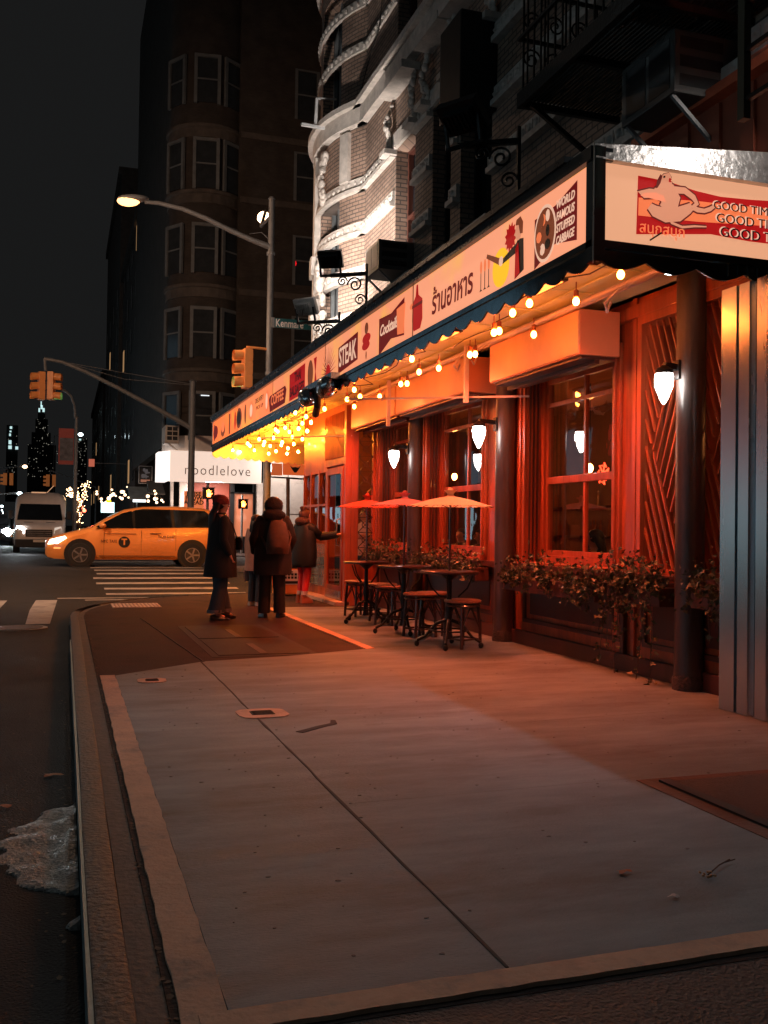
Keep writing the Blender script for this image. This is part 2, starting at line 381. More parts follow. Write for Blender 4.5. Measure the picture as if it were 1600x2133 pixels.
# joints
mb = MB(); r = random.Random(5)
def joint(p0, p1, w_, n=30, amp=0.004):
    mb.polyz([tuple(p) for p in ragged(p0, p1, w_, n, 0, 0, amp, r.randint(0,999))], 0.0, 0.0085)
joint((1.275,2.6),(1.275,9.3),0.011); joint((1.3,9.3),(1.05,13.9),0.014); 
mb.polyz([(1.42,5.98),(1.60,6.12),(1.70,6.18),(1.73,6.28),(1.76,6.27),(1.74,6.15),(1.62,6.07),(1.46,5.94)], 0.0, 0.0085)
tag(mb.build('paving_joints', m_joint), kind='structure')
mb = MB(); mb.polyz([(1.3,4.36),(2.85,4.40),(2.85,4.4035),(1.3,4.3635)],0.0,0.0056); mb.polyz([(3.0,5.9),(5.0,6.05),(5.0,6.0535),(3.0,5.9035)],0.0,0.0056)
tag(mb.build('fine_joints', m_jl), kind='structure')
mb = MB(); r = random.Random(11)
for i in range(200):
    x = r.uniform(0.5,4.6); y = r.uniform(2.7,9.0); s = r.uniform(.003,.010)
    mb.polyz([(x+s*r.uniform(.5,1)*cos(a)*r.choice((1,1.6)), y+s*r.uniform(.5,1)*sin(a)) for a in [k*pi/3 for k in range(6)]], 0.002, 0.0075)
tag(mb.build('gum_spots', mat('gum', (0.12,0.12,0.12), .7)), kind='stuff')
mb = MB(); r = random.Random(21)
for i in range(420):
    y = r.uniform(2.5,13); x = r.choice((r.gauss(.30,.012), r.gauss(.035,.03), r.uniform(-.6,.05), r.gauss(.30,.012))); s = r.uniform(.004,.013); z = -.004 if x > .28 else (.008 if x > .1 else -.128)
    a0 = r.uniform(0,6); mb.face([(x+s*cos(a0+k*1.3)*r.uniform(.6,1.2), y+s*sin(a0+k*1.3)*r.uniform(.6,1.5), z+.004+r.uniform(0,.004)) for k in range(5)])
tag(mb.build('gutter_litter', [mat('litter',(.10,.06,.035),.8)]), kind='stuff')
# markings
mb = MB(); r = random.Random(2)
def drape(x0, x1, y0, y1, skew=0.0, n=6):
    A = []; 
    for i in range(n+1):
        x = x0+(x1-x0)*i/n
        A.append([(x, y0+skew*(x-x0)+r.uniform(-.02,.02)), (x, y1+skew*(x-x0)+r.uniform(-.02,.02))])
    V = [[mb.b.verts.new((p[0], p[1], roadz(*p)+.006)) for p in q] for q in A]
    for a, b in zip(V, V[1:]): mb.b.faces.new((a[0], b[0], b[1], a[1]))
for i in range(11):
    y = 20.4+1.15*i; drape(0.75+r.uniform(-.1,.1), 3.75, y, y+0.36)
drape(-0.1, 3.6, 19.55, 19.72, 0.0); drape(0.4,3.6,19.05,19.2,0.02)
tag(mb.build('crosswalk_ahead', m_paint), kind='structure')
mb = MB()
for i in range(5):
    x = -0.50-0.88*i; P = [(x,14.6),(x+.33,14.6),(x+.36,16.6),(x+.40,19.2),(x+.02,19.2),(x-.02,17.0)]
    mb.face([(a, b, roadz(a, b)+.006) for a, b in P])
tag(mb.build('crosswalk_side', m_paint), kind='structure')
# ---- small things on the ground
t = thing('cellar_hatch', 'dark steel cellar hatch doors set flush in the sidewalk before the standing people', 'hatch', (2.0,11,0))
mb = MB(); mb.box(1.42,2.52,9.62,12.75,-.01,.003); mb.build('hatch_frame', m_joint, t)
for k in range(2):
    mb = MB(); mb.box(1.5,2.44,9.72+1.5*k,11.1+1.5*k,0.0,.009); pl = mb.build('hatch_plate', m_hatch, t)
    mb = MB(); mb.box(1.93,2.01,9.75+1.5*k,10.6+1.5*k,0.009,.014); mb.build('hinge', m_rust, pl)
def valve(x, y, s, lab):
    t = thing('valve_cover', lab, 'valve cover', (x,y,0.005))
    o = []; r = random.Random(int(x*100))
    for k in range(24):
        a = 2*pi*k/24; c_, s_ = cos(a), sin(a)
        rr = s*(1+.05*r.uniform(-1,1)); o.append((x+rr*1.0*(abs(c_)**.55)*(1 if c_>0 else -1), y+rr*.95*(abs(s_)**.7)*(1 if s_>0 else -1)))
    mb = MB(); mb.polyz(o, 0.0, 0.011); mb.build('patch', m_strip, t)
    mb = MB(); mb.box(x-s*.45,x+s*.45,y-s*.35,y+s*.35,.005,.016)
    for i in range(5): mb.box(x-s*.4,x+s*.4,y-s*.30+i*s*.14,y-s*.25+i*s*.14,.016,.020)
    mb.build('lid', m_rust, t, bevel=.002)
valve(1.33,6.62,.175,'small iron valve cover in a pale cement patch on the paving joint, mid sidewalk')
valve(0.72,8.25,.12,'smaller iron valve cover near the curb at the far end of the pale slab')
t = thing('manhole_cover', 'round iron manhole cover in the road beside the curb corner', 'manhole cover', (-0.55,14.1,-.13))
mb = MB(); mb.lathe((-0.55,14.1,-.13),[(.36,0),(.36,.012),(.33,.014)],28); mb.build('ring', mat('worn_iron',(.35,.3,.27),.4,metal=.3,scale=20), t)
mb = MB(); mb.lathe((-0.55,14.1,-.13),[(.30,.0),(.30,.019)],28); mb.build('lid', m_rust, t)
t = thing('tactile_plate', 'pale ribbed tactile plate at the sidewalk corner ramp', 'tactile plate', (1.1,16.2,0))
mb = MB(); mb.box(.75,1.5,15.7,16.5,.0,.012); mb.build('plate', mat('tactile',(.5,.42,.36),.6), t)
mb = MB()
for i in range(12):
    for j in range(8): mb.lathe((.80+i*.06,15.75+j*.095,.012),[(.018,0),(.012,.006)],6)
mb.build('bumps', mat('tactile2',(.42,.35,.30),.6), t)
# cellar doors lower right
t = thing('steel_grate', 'rust brown steel sidewalk plate with black edge at the right of the sidewalk', 'sidewalk plate', (3.6,3.6,.005))
mb = MB(); mb.box(2.86,5.3,2.95,4.36,.003,.009); mb.build('surround', mat('rust_surround',(.14,.06,.04),.7,var=.3,bump=.5), t)
mb = MB(); mb.box(3.02,5.3,3.42,4.28,.009,.014); mb.build('plate', mat('tread_plate',(.085,.055,.045),.45,metal=.5,var=.4,scale=60,bump=1.0,bscale=120), t)
mb = MB(); mb.box(2.955,3.02,2.96,4.3,.009,.02); mb.box(3.02,5.3,3.36,3.42,.009,.02); mb.box(3.1,5.3,3.15,3.19,.009,.017); mb.build('edge', m_black, t)
# storm drain and ice
t = thing('storm_drain', 'iron storm drain grate in the gutter at the bottom left', 'drain', (-.1,2.55,-.13))
mb = MB(); mb.box(-.42,.04,2.35,2.75,-.13,-.121); mb.build('pit', m_dark, t)
mb = MB()
for i in range(12): mb.box(-.41+i*.038,-.395+i*.038,2.36,2.74,-.121,-.108)
for y in (2.35,2.54,2.73): mb.box(-.43,.05,y,y+.02,-.121,-.106)
mb.build('grate', m_rust, t)
m_ice = mat('dirty_ice', (0.22,0.19,0.17), 0.42, var=0.6, scale=30, bump=0.9, bscale=55, spec=0.5)
mb = MB(); r = random.Random(9); nx, ny = 60, 90
from mathutils import noise
def icez(x, y):
    # ragged mound hugging the curb
    w_ = 0.33*max(0, 1-((y-4.52)/.62)**2)**.7*(1+.25*noise.noise(Vector((y*3.1,1,0)))) + .10*noise.noise(Vector((y*9,7,0)))
    e = (x-(0.075-w_))/max(.01, w_) if w_ > .02 else -1
    if e < 0: return -.16
    h = .014*min(1,e*2.2)**.5 + .035*max(0,e-.65)
    return -.13 + h + .005*noise.noise(Vector((x*40,y*40,3)))+.012*noise.noise(Vector((x*10,y*7,5)))
xs = [-.62+.70*i/nx for i in range(nx+1)]; ys = [3.5+1.9*i/ny for i in range(ny+1)]
grid_mesh(mb, xs, ys, icez)
tag(mb.build('ice_patch', m_ice, smooth=True), 'patch of dirty melting ice heaped in the gutter against the curb', 'ice')
for i, (px, py, s, lab) in enumerate([(108,1615,.05,'brown fallen leaf on the road left of the curb'),(10,1680,.04,'reddish leaf at the left edge of the road'),(1299,1817,.028,'small orange leaf flat on the grey slab'),(1404,1868,.022,'pale scrap of paper near the front right of the slab')]):
    p = onZ(px, py, .012 if px > 400 else -.12)
    mb = MB(); o = [(p.x+s*(1+.35*cos(3*a))*cos(a+i), p.y+s*.6*(1+.35*cos(3*a))*sin(a+i)) for a in [2*pi*k/14 for k in range(14)]]
    V = [(x, y, p.z+.008*abs(sin(7*k))) for k, (x, y) in enumerate(o)]; mb.face(V)
    col = (.45,.42,.4) if 'paper' in lab else (.38,.10,.03)
    tag(mb.build('fallen_leaf' if 'leaf' in lab else 'paper_scrap', mat('leafm%d'%(col[0]>.4), col, .6)), lab, 'leaf' if 'leaf' in lab else 'paper scrap')
t = thing('twig', 'thin dry twig with seed heads lying on the slab at lower right', 'twig', onZ(1495,1810,.01))
b0 = onZ(1475,1822,.016); b1 = onZ(1520,1790,.02)
mb = MB(); mb.tube([b0, (b0+b1)/2+Vector((.01,.01,.004)), b1], .0028, 5); mb.tube([b0.lerp(b1,.8), b0.lerp(b1,.9)+Vector((.035,.0,.003))], .002, 4); mb.build('stem', m_rust, t)
mb = MB(); r = random.Random(4)
for i in range(12): mb.ell(b0+Vector((r.uniform(-.03,.03), r.uniform(-.03,.03), .002)), .006,.006,.005, 6, 4)
mb.build('seeds', mat('seedm',(.4,.2,.08),.4), t)

# ================================================================== UPPER BUILDING (corner tenement over the restaurant)
def wall_open(mb, axis, c0, c1, a0, a1, z0, z1, ops):
    """wall slab between c0..c1 on axis, spanning a0..a1 and z0..z1, with openings (a0,a1,z0,z1)"""
    def bx(p, q, u, v):
        if q-p < 1e-4 or v-u < 1e-4: return
        if axis == 'x': mb.box(c0, c1, p, q, u, v)
        else: mb.box(p, q, c0, c1, u, v)
    cols = {}
    for o in ops: cols.setdefault((o[0], o[1]), []).append((o[2], o[3]))
    cur = a0
    for (p, q) in sorted(cols):
        bx(cur, p, z0, z1); z = z0
        for (u, v) in sorted(cols[(p, q)]): bx(p, q, z, u); z = v
        bx(p, q, z, z1); cur = q
    bx(cur, a1, z0, z1)
XU = 5.0; YT = 16.5; TC = Vector((7.35,17.75)); TR = 2.75
tene = thing('tenement', 'tall buff brick corner tenement with round turret above the restaurant', 'building', (8,10,0))
UW = [(13.75,14.65,5.25,7.45),(12.3,13.0,5.25,7.45),(10.95,11.95,5.25,7.6),(13.75,14.65,9.1,11.4),(12.3,13.0,9.1,11.4),(10.95,11.95,9.1,11.4),
      (6.2,7.3,5.0,7.2),(3.6,4.7,5.0,7.2),(6.2,7.3,9.1,11.4),(8.6,9.4,9.1,11.4)]
mb = MB(); wall_open(mb, 'x', XU, XU+.4, -8, YT, 3.95, 15.5, UW)
mb.box(XU+.4, 20, -8, -7.6, 3.95, 15.5); mb.box(XU+.4,20,-7.6,20,15.2,15.5)
mb.build('wall', m_brick, tene)
TOPS = [(2.55,3.95,5.0)]
mb = MB()
def arcw(mb, a0, a1, z0, z1, r0, r1, n=14):
    P = [(TC.x+r1*cos(a), TC.y+r1*sin(a)) for a in [a0+(a1-a0)*i/n for i in range(n+1)]]
    Q = [(TC.x+r0*cos(a), TC.y+r0*sin(a)) for a in [a0+(a1-a0)*i/n for i in range(n+1)]]
    for i in range(n):
        v = [mb.b.verts.new((p[0], p[1], z)) for z in (z0, z1) for p in (P[i], P[i+1], Q[i+1], Q[i])]
        for f in ((0,3,2,1),(4,5,6,7),(0,1,5,4),(2,3,7,6)): mb.b.faces.new([v[k] for k in f])
        if i == 0: mb.b.faces.new([v[k] for k in (3,0,4,7)])
        if i == n-1: mb.b.faces.new([v[k] for k in (1,2,6,5)])
a_in = radians(207); TW = [(radians(176),radians(196)),(radians(130),radians(150)),(radians(84),radians(104))]
aa = radians(222)
segs = []; cur = radians(60)
for a0, a1 in sorted(TW):
    segs.append((cur, a0)); cur = a1
segs.append((cur, aa))
for a0, a1 in segs: arcw(mb, a0, a1, 3.95, 15.5, TR-.35, TR, 8)
for a0, a1 in TW:
    for z0, z1 in ((3.95,5.0),(7.35,9.1),(11.3,15.5)): arcw(mb, a0, a1, z0, z1, TR-.35, TR, 4)
mb.build('turret', m_brick, tene, smooth=True, angle=25)
# turret windows glass/dark + frames
for a0, a1 in TW:
    for z0, z1 in ((5.0,7.35),(9.1,11.3)):
        mb = MB(); arcw(mb, a0, a1, z0, z1, TR-.30, TR-.27, 3); wn = mb.build('window', mat('night_glass',(.02,.024,.028),.08), tene)
        mb = MB()
        for e in (a0, a1-.03, (a0+a1)/2-.01): arcw(mb, e, e+.03, z0, z1, TR-.27, TR-.2, 1)
        arcw(mb, a0, a1, (z0+z1)/2-.03, (z0+z1)/2+.03, TR-.27, TR-.22, 3); mb.build('frame', m_dframe, wn)
# string courses on wall and turret: flat band, moulding under it, small rosettes
def course(z, h, pr, orn, sp):
    for y0, y1 in sp: mb = MB(); mb.box(XU-pr, XU, y0, y1, z, z+h); mb.build('string_course', m_terra, tene)
    mb = MB(); arcw(mb, radians(95), radians(212), z, z+h, TR-.02, TR+pr, 24)
    o = mb.build('string_course', m_terra, tene, bevel=.0)
    if orn:
        mb = MB()
        for y0, y1 in sp:
            n = int((y1-y0)/.17)
            for i in range(n):
                y = y0+(i+.5)*(y1-y0)/n; zc = z+h*.5
                M = Matrix.Rotation(pi/2, 3, 'Y')
                mb.ell((XU-pr, y, zc), .035,.05,.05, 8, 4); mb.box(XU-pr-.014,XU-pr,y-.005+.085,y+.008+.085,z+.03,z+h-.03)
        for i in range(34):
            a = radians(98+i*3.4); p = TC+Vector((cos(a), sin(a)))*(TR+pr)
            mb.ell((p.x, p.y, z+h*.5), .035,.04,.05, 8, 4)
        mb.build('ornament', m_terra, o)
full = [(14.68,YT),(13.03,13.72),(11.98,12.27),(-6,10.92)]
notw = [(14.68,YT),(13.03,13.72),(11.98,12.27),(7.35,10.92),(4.75,6.15)]
for z in (5.02,5.82,6.62,7.42): 
    course(z, .18, .05, True, notw if z < 7.4 else full); course(z-.07, .07, .10, False, notw if z < 7.4 else full)
course(8.55, .28, .14, False, [(-6,YT)]); course(8.83, .10, .24, False, [(-6,YT)])
course(9.9,.16,.04,True,[(14.68,YT),(13.03,13.72),(7.35,8.55)]); course(11.9,.2,.12,False,[(-6,YT)])
course(10.7,.16,.04,True,[(14.68,YT),(13.03,13.72),(7.35,8.55)])
# pilaster edge strip on the turret
mb = MB(); arcw(mb, radians(168), radians(174.5), 3.95, 8.5, TR, TR+.12, 2); arcw(mb, radians(198), radians(203), 7.6, 8.5, TR, TR+.08, 2)
for z in (4.3,5.3,6.2): arcw(mb, radians(167), radians(175.5), z, z+.35, TR+.0, TR+.18, 2)
mb.build('pilaster', m_terra, tene)
# carved window heads / consoles: heaped scrolls
def carve(mb, c, h, r, seed):
    rr = random.Random(seed); c = Vector(c)
    for i in range(26):
        f = i/25; p = c + Vector((-.05-.10*sin(f*pi)*rr.uniform(.5,1), rr.uniform(-.07,.07), -h/2+h*f)); s = r*rr.uniform(.35,1)
        M = Matrix.Rotation(rr.uniform(0,3), 3, 'X')
        mb.ell(p, s*.8, s, s*rr.uniform(.6,1.5), 8, 5, M)
for k, (y, z) in enumerate([(14.75,7.85),(13.62,7.9),(13.1,7.95),(12.2,8.0),(12.05,8.1),(10.85,8.1)]):
    mb = MB(); carve(mb, (XU, y, z), .75, .075, k); mb.box(XU-.22,XU,y-.14,y+.14,z-.48,z-.40); mb.build('console', m_terra, tene, smooth=True)
for k, (a, z) in enumerate([(186,7.9),(186,6.0),(187,4.9),(141,7.9)]):
    aa_ = radians(a); p = TC+Vector((cos(aa_), sin(aa_)))*(TR+.03)
    mb = MB(); carve(mb, (p.x, p.y, z), .9, .11, 20+k); mb.build('console', m_terra, tene, smooth=True)
for i, (y0, y1, z0, z1) in enumerate(UW):
    mb = MB(); mb.box(XU+.28, XU+.30, y0, y1, z0, z1); wn = mb.build('window', mat('night_glass2',(.012,.013,.015),.1), tene)
    mb = MB(); zm = (z0+z1)/2
    for a, b in ((y0,y0+.06),(y1-.06,y1)): mb.box(XU+.20,XU+.28,a,b,z0,z1)
    mb.box(XU+.20,XU+.28,y0+.06,y1-.06,zm-.03,zm+.03); mb.box(XU+.20,XU+.28,y0+.06,y1-.06,z1-.06,z1); mb.build('frame', m_dark if i % 3 else m_woodd, wn)
    mb = MB(); mb.box(XU-.12,XU+.2,y0-.08,y1+.08,z0-.10,z0); mb.build('sill', m_terra, wn, bevel=.01)
    mb = MB(); mb.box(XU-.06,XU,y0-.1,y1+.1,z1+.001,z1+.26); mb.build('lintel', m_terra, wn, bevel=.01)
# ornate brackets carry pediment over windows W1, W2
mb = MB()
for (y0,y1) in ((13.6,14.8),(12.15,13.1),(10.8,12.1)): mb.box(XU-.3,XU,y0,y1,8.30,8.42); 
mb.build('pediment', m_terra, tene)
# panelled band over the sign; red light from below put into its paint
mb = MB(); mb.box(4.86, 4.999, -3, 7.35, 3.96, 4.72)
for i in range(26): mb.box(4.83,4.86,-2.9+i*.4,-2.75+i*.4,3.98,4.70)
pb = mb.build('panelling', mat('red_lit_panel',(.36,.085,.045),.5,var=.25), tene)
mb = MB(); mb.box(4.74,4.999,-3,7.4,4.72,4.80); mb.build('panel_cap', mat('red_lit_cap',(.62,.13,.06),.4), tene)
# air conditioners
def aircon(name_lab, y, z, w_, h, dp, fx=XU):
    t = thing('air_conditioner', name_lab, 'air conditioner', (fx, y, z))
    mb = MB(); mb.box(fx-dp, fx+.15, y, y+w_, z, z+h); b = mb.build('casing', mat('ac_metal',(.10,.095,.09),.5,metal=.3), t, bevel=.012)
    mb = MB()
    for i in range(2): mb.box(fx-dp-.004, fx-dp+.01, y+.06+i*(w_-.08)/2, y+w_/2-.03+i*(w_-.08)/2, z+.05, z+h-.05)
    for i in range(3): mb.box(fx-dp+.05+i*.0, fx-.1, y-.004, y, z+.06+i*h*.3, z+.06+i*h*.3+h*.18)
    mb.build('vent', m_dark, b)
    mb = MB(); mb.bar((fx-dp+.02, y+.06, z), (fx, y+.06, z-.45), .03); mb.bar((fx-dp+.02, y+w_-.06, z), (fx, y+w_-.06, z-.45), .03); mb.build('strut', m_grey, t)
aircon('grey window air conditioner in the tenement wall above the lit sign', 13.8, 5.26, .7, .45, .55)
aircon('large dark air conditioner on a metal strut under the fire escape', 6.35, 4.75, .75, .5, .55)
t = thing('support_strut', 'pale metal strut running from the wall to the corner of the lit sign', 'strut', (5,8,4.7))
mb = MB(); mb.bar((4.98,8.25,4.75),(4.1,6.9,4.02),.09,.03); mb.build('rod', m_grey, t); mb = MB(); mb.box(4.92,4.998,8.15,8.35,4.55,4.95); mb.build('plate', m_grey, t)
# fire escape
fe = thing('fire_escape', 'black iron fire escape with slatted platform hanging on the tenement wall', 'fire escape', (4.5,5,5.3))
mb = MB()
for i in range(26): mb.box(3.95+i*.04, 3.973+i*.04, -1.5, 8.0, 5.30, 5.325)
for y in [-1.5+i*.95 for i in range(11)]: mb.box(3.93, 5.0, y, y+.05, 5.24, 5.30)
mb.box(3.91,3.95,-1.5,8.02,5.22,5.36); mb.build('platform', m_iron, fe)
mb = MB()
for z in (5.85,6.3): mb.box(3.91,3.94,-1.5,8.02,z,z+.03); mb.box(3.94,5.0,7.99,8.02,z,z+.03)
for i in range(10): mb.box(3.96+i*.11,3.975+i*.11,8.0,8.015,5.33,6.3)
for i in range(72): mb.box(3.918,3.932,-1.4+i*.13,-1.386+i*.13,5.36,6.3)
def scroll(mb, c, ax, r, w_, turns=1.6, flip=1, n=26, z=1):
    pts = []
    for i in range(n):
        f = i/(n-1); a = f*turns*2*pi; rr = r*(1-.8*f)
        pts.append(Vector(c) + ax*(cos(a)*rr*flip) + Vector((0,0,1))*(sin(a)*rr*z))
    mb.tube(pts, w_, 5)
for i in range(4):
    for zz in (5.7,6.05): scroll(mb, (4.05+i*.25,8.01,zz), Vector((1,0,0)), .10, .009, flip=(-1)**i)
mb.build('railing', m_iron, fe)
mb = MB(); mb.box(3.94,4.96,-1.2,7.6,8.15,8.19)
for i in range(20): mb.box(4.0+i*.05,4.02+i*.05,-1.2,7.6,8.19,8.21)
mb.build('upper_platform', m_iron, fe)
mb = MB()
for x in (4.1,4.6): mb.bar((x,6.6,5.33),(x,4.0,8.15),.04,.12)
for i in range(12): mb.box(4.1,4.6,6.4-i*.21,6.6-i*.21,5.55+i*.22,5.57+i*.22)
mb.build('stair', m_iron, fe)
mb = MB()
for y in (-1.3, 2.0, 5.0, 7.9): mb.bar((4.0,y,5.22),(4.99,y,4.6),.04); 
mb.build('bracket', m_iron, fe)
t = thing('drop_ladder', 'dark hanging drop ladder of the fire escape above the near sign', 'ladder', (4.0,4.6,5))
mb = MB()
pl = onX(1548,250,3.85); mb.box(3.83,3.88,pl.y-.03,pl.y+.03,pl.z,9); mb.box(3.83,3.88,pl.y-.42,pl.y-.36,pl.z,9)
mb.build('rail', mat('ladder_green',(.035,.045,.03),.5), t)
mb = MB()
for i in range(12): mb.box(3.84,3.87,pl.y-.36,pl.y-.03,pl.z+.1+i*.3,pl.z+.13+i*.3)
mb.build('rung', m_iron, t)
# drain pipes and cables on the facade
t = thing('facade_cable', 'thin black cables looping down the tenement facade', 'cable', (4.9,14,8))
mb = MB()
for pts in ([(745,215),(770,120),(790,60),(800,-40)],[(930,-20),(940,60),(965,100),(985,98)],[(1000,70),(1015,40),(1030,-30)]):
    mb.tube([onX(a,b,4.93) for a,b in pts], .010, 5)
mb.build('wires', m_wire, t)
# ================================================================== RESTAURANT FRONT
XF = 5.05
rest = thing('restaurant_front', 'red wooden restaurant front with sash windows under the long lit sign', 'shopfront', (5.05,10,0))
WIN = [(8.12,9.98),(11.2,13.15),(13.75,15.35)]
LAT = [(6.02,6.80),(6.90,7.62)]
mb = MB()
ops = [(a,b,.95,3.12) for a,b in WIN]+[(a,b,.98,3.22) for a,b in LAT]
wall_open(mb, 'x', XF, XF+.32, 5.7, 15.7, 0.0, 3.6, ops)
mb.build('wall', m_wood, rest)
# casings, mouldings, baseboards
mb = MB()
for a, b in WIN:
    for p, q in ((a-.14,a-.002),(b+.002,b+.14)): mb.box(XF-.035,XF-.002,p,q,.95,3.12)
    for p in (a-.09,b+.06): mb.box(XF-.06,XF-.035,p,p+.03,.95,3.12)
for a, b in LAT:
    for p, q in ((a-.07,a),(b,b+.07)): mb.box(XF-.04,XF-.002,p,q,.98,3.3)
    mb.box(XF-.04,XF-.002,a,b,3.22,3.3)
for p in (7.72,10.62,13.45): mb.box(XF-.03,XF-.003,p,p+.06,.12,3.5)
mb.box(XF-.05,XF-.002,5.95,15.7,3.3,3.42)
mb.build('casing', m_wood, rest, bevel=.006)
mb = MB(); mb.box(XF-.06,XF-.002,5.95,15.7,0,.16); mb.box(XF-.10,XF-.002,5.95,15.7,.86,.93)
for a, b in [(6.0,7.65),(7.9,10.05),(10.75,13.2),(13.6,15.5)]:
    z0, z1 = .26, .78; q = .045
    for (p,q_,u,v) in ((a+.06,b-.06,z0,z0+q),(a+.06,b-.06,z1-q,z1),(a+.06,a+.06+q,z0+q,z1-q),(b-.06-q,b-.06,z0+q,z1-q)): mb.box(XF-.03,XF-.002,p,q_,u,v)
    mb.box(XF-.045,XF-.003,a-.03,a+.03,.16,.86); mb.box(XF-.012,XF-.002,a+.2,b-.2,.36,.70)
mb.build('wainscot', m_woodd, rest, bevel=.005)
def sash(a, b):
    mb = MB(); X0, X1 = XF+.20, XF+.26; s = .055; m = (a+b)/2
    for (p,q,u,v) in ((a,a+.09,.95,3.12),(b-.09,b,.95,3.12),(a+.09,b-.09,.95,1.03),(a+.09,b-.09,3.04,3.12)): mb.box(X0-.03,X1+.03,p,q,u,v)
    for (p,q,u,v) in ((a+.09,a+.09+s,1.03,3.04),(b-.09-s,b-.09,1.03,3.04),(a+.09+s,b-.09-s,1.84,1.92),(a+.09+s,b-.09-s,1.03,1.09),(a+.09+s,b-.09-s,2.98,3.04),(a+.09+s,b-.09-s,2.72,2.765)): mb.box(X0,X1,p,q,u,v)
    for (u,v) in ((1.09,1.84),(1.92,2.72),(2.765,2.98)): mb.box(X0+.008,X1-.008,m-.022,m+.022,u,v)
    o = mb.build('window', m_wood, rest, bevel=.004)
    mb = MB(); mb.box(X0+.028,X0+.032,a+.12,b-.12,1.05,3.0); mb.build('pane', m_glass, o)
    for k in range(3):
        for p,q in ((b-.03,b-.005),(a+.005,a+.03)): mb = MB(); mb.box(XF+.02+.05*k,XF+.035+.05*k,p,q,.95,3.12); mb.build('track', m_woodd, o)
    mb = MB(); mb.box(XF-.07,XF+.17,a-.14,b+.14,.932,.949); mb.build('sill', m_wood, o)
for a, b in WIN: sash(a, b)
def lattice(y0, y1, z0, z1, X, name, parent, m, pitch=.085, w_=.016, axis='x', per=1.15):
    mb = MB(); H = z1-z0; W = y1-y0; sl = 2.6
    def xb(z):
        f = ((z-z0)/per) % 2; f = f if f < 1 else 2-f
        return y0 + W*(.12+.76*f)
    def P(y, z, d): return (X+d, y, z) if axis == 'x' else (y, X+d, z)
    for fam in (0, 1):
        k = -60
        while k < 60:
            off = k*pitch*1.15; k += 1; run = None
            n = 110
            for i in range(n+1):
                z = z0 + H*i/n
                y = (y0 + off + (z-z0)/sl) if fam == 0 else (y0 + off - (z-z0)/sl + W)
                inside = y0 <= y <= y1 and ((y >= xb(z)) if fam == 0 else (y < xb(z)))
                if inside and run is None: run = (y, z)
                if (not inside or i == n) and run is not None:
                    if z-run[1] > .04: 
                        up = (1,0,0) if axis == 'x' else (0,1,0)
                        mb.bar(P(run[0],run[1],fam*.001), P(y,z,fam*.001), w_, .022, up=up)
                    run = None
    return mb.build(name, m, parent)
for a, b in LAT:
    lattice(a, b, .98, 3.22, XF+.02, 'lattice', rest, m_wood, per=1.12 if a > 6.5 else 1.0)
    mb = MB(); mb.box(XF+.20,XF+.204,a,b,.98,3.22); mb.build('pane', m_glass, rest)
# pelmet boxes
for a, b in [(7.95,9.95),(10.62,13.2),(13.25,15.5)]:
    mb = MB(); mb.box(4.56, XF-.06, a, b, 2.97, 3.40); bx_ = mb.build('pelmet_box', m_pelm, rest, bevel=.006); mb = MB(); mb.box(4.548,4.559,a+.01,b-.01,2.985,3.385); mb.build('lit_front', mat('lit_front_tone',(.80,.50,.36),.5,var=.12,scale=2), bx_)  # paler front sheet carries the brighter lit side in its colour
    mb = MB(); mb.box(4.60, XF-.08, a+.04, b-.04, 2.94, 2.968); mb.box(4.75,4.80,a+.05,b-.05,2.90,2.94); mb.build('shutter_slot', m_woodd, bx_)
# vestibule with entrance door
mb = MB()
wall_open(mb, 'x', 4.6, 4.72, 15.72, 19.0, 0, 3.6, [(15.86,17.02,.04,2.42),(17.12,17.72,1.12,2.35),(17.80,18.35,1.12,2.35),(18.43,18.95,1.12,2.35)])
wall_open(mb, 'y', 15.70, 15.80, 4.72, XF+.0, 0, 3.6, [(4.76,5.02,.7,3.0)])
mb.box(4.6,4.72,15.60,15.72,0,3.6)
vb = mb.build('vestibule_wall', m_wood, rest)
# doors
mb = MB(); y0, y1 = 15.90, 16.98
for (p,q,u,v) in ((y0,y0+.11,.05,2.38),(y1-.11,y1,.05,2.38),(y0+.11,y1-.11,.05,.30),(y0+.11,y1-.11,2.26,2.38)): mb.box(4.53,4.58,p,q,u,v)
dr = mb.build('door', m_wood, rest, bevel=.006)
mb = MB(); mb.box(4.553,4.558,y0+.11,y1-.11,.30,2.26); mb.build('pane', m_glass, dr)
mb = MB(); mb.tube([(4.53,16.02,1.0),(4.47,16.02,1.02),(4.47,16.02,1.45),(4.53,16.02,1.47)],.014,8); mb.build('handle', m_steelb, dr, smooth=True)
mb = MB(); mb.box(4.522,4.53,y0+.02,y1-.02,.07,.22); mb.build('kickplate', m_steelb, dr)
mb = MB()
for (p,q,u,v) in ((15.76,15.86,0,2.5),(17.02,17.12,0,2.5),(15.86,17.02,2.42,2.52)): mb.box(4.55,4.6,p,q,u,v)
mb.box(4.5,4.598,15.6,15.72,0,3.4)
mb.build('door_frame', m_wood, rest, bevel=.006)
lattice(15.80,17.3,2.56,3.35,4.58,'lattice',rest,m_wood,pitch=.05,w_=.012,per=.8)
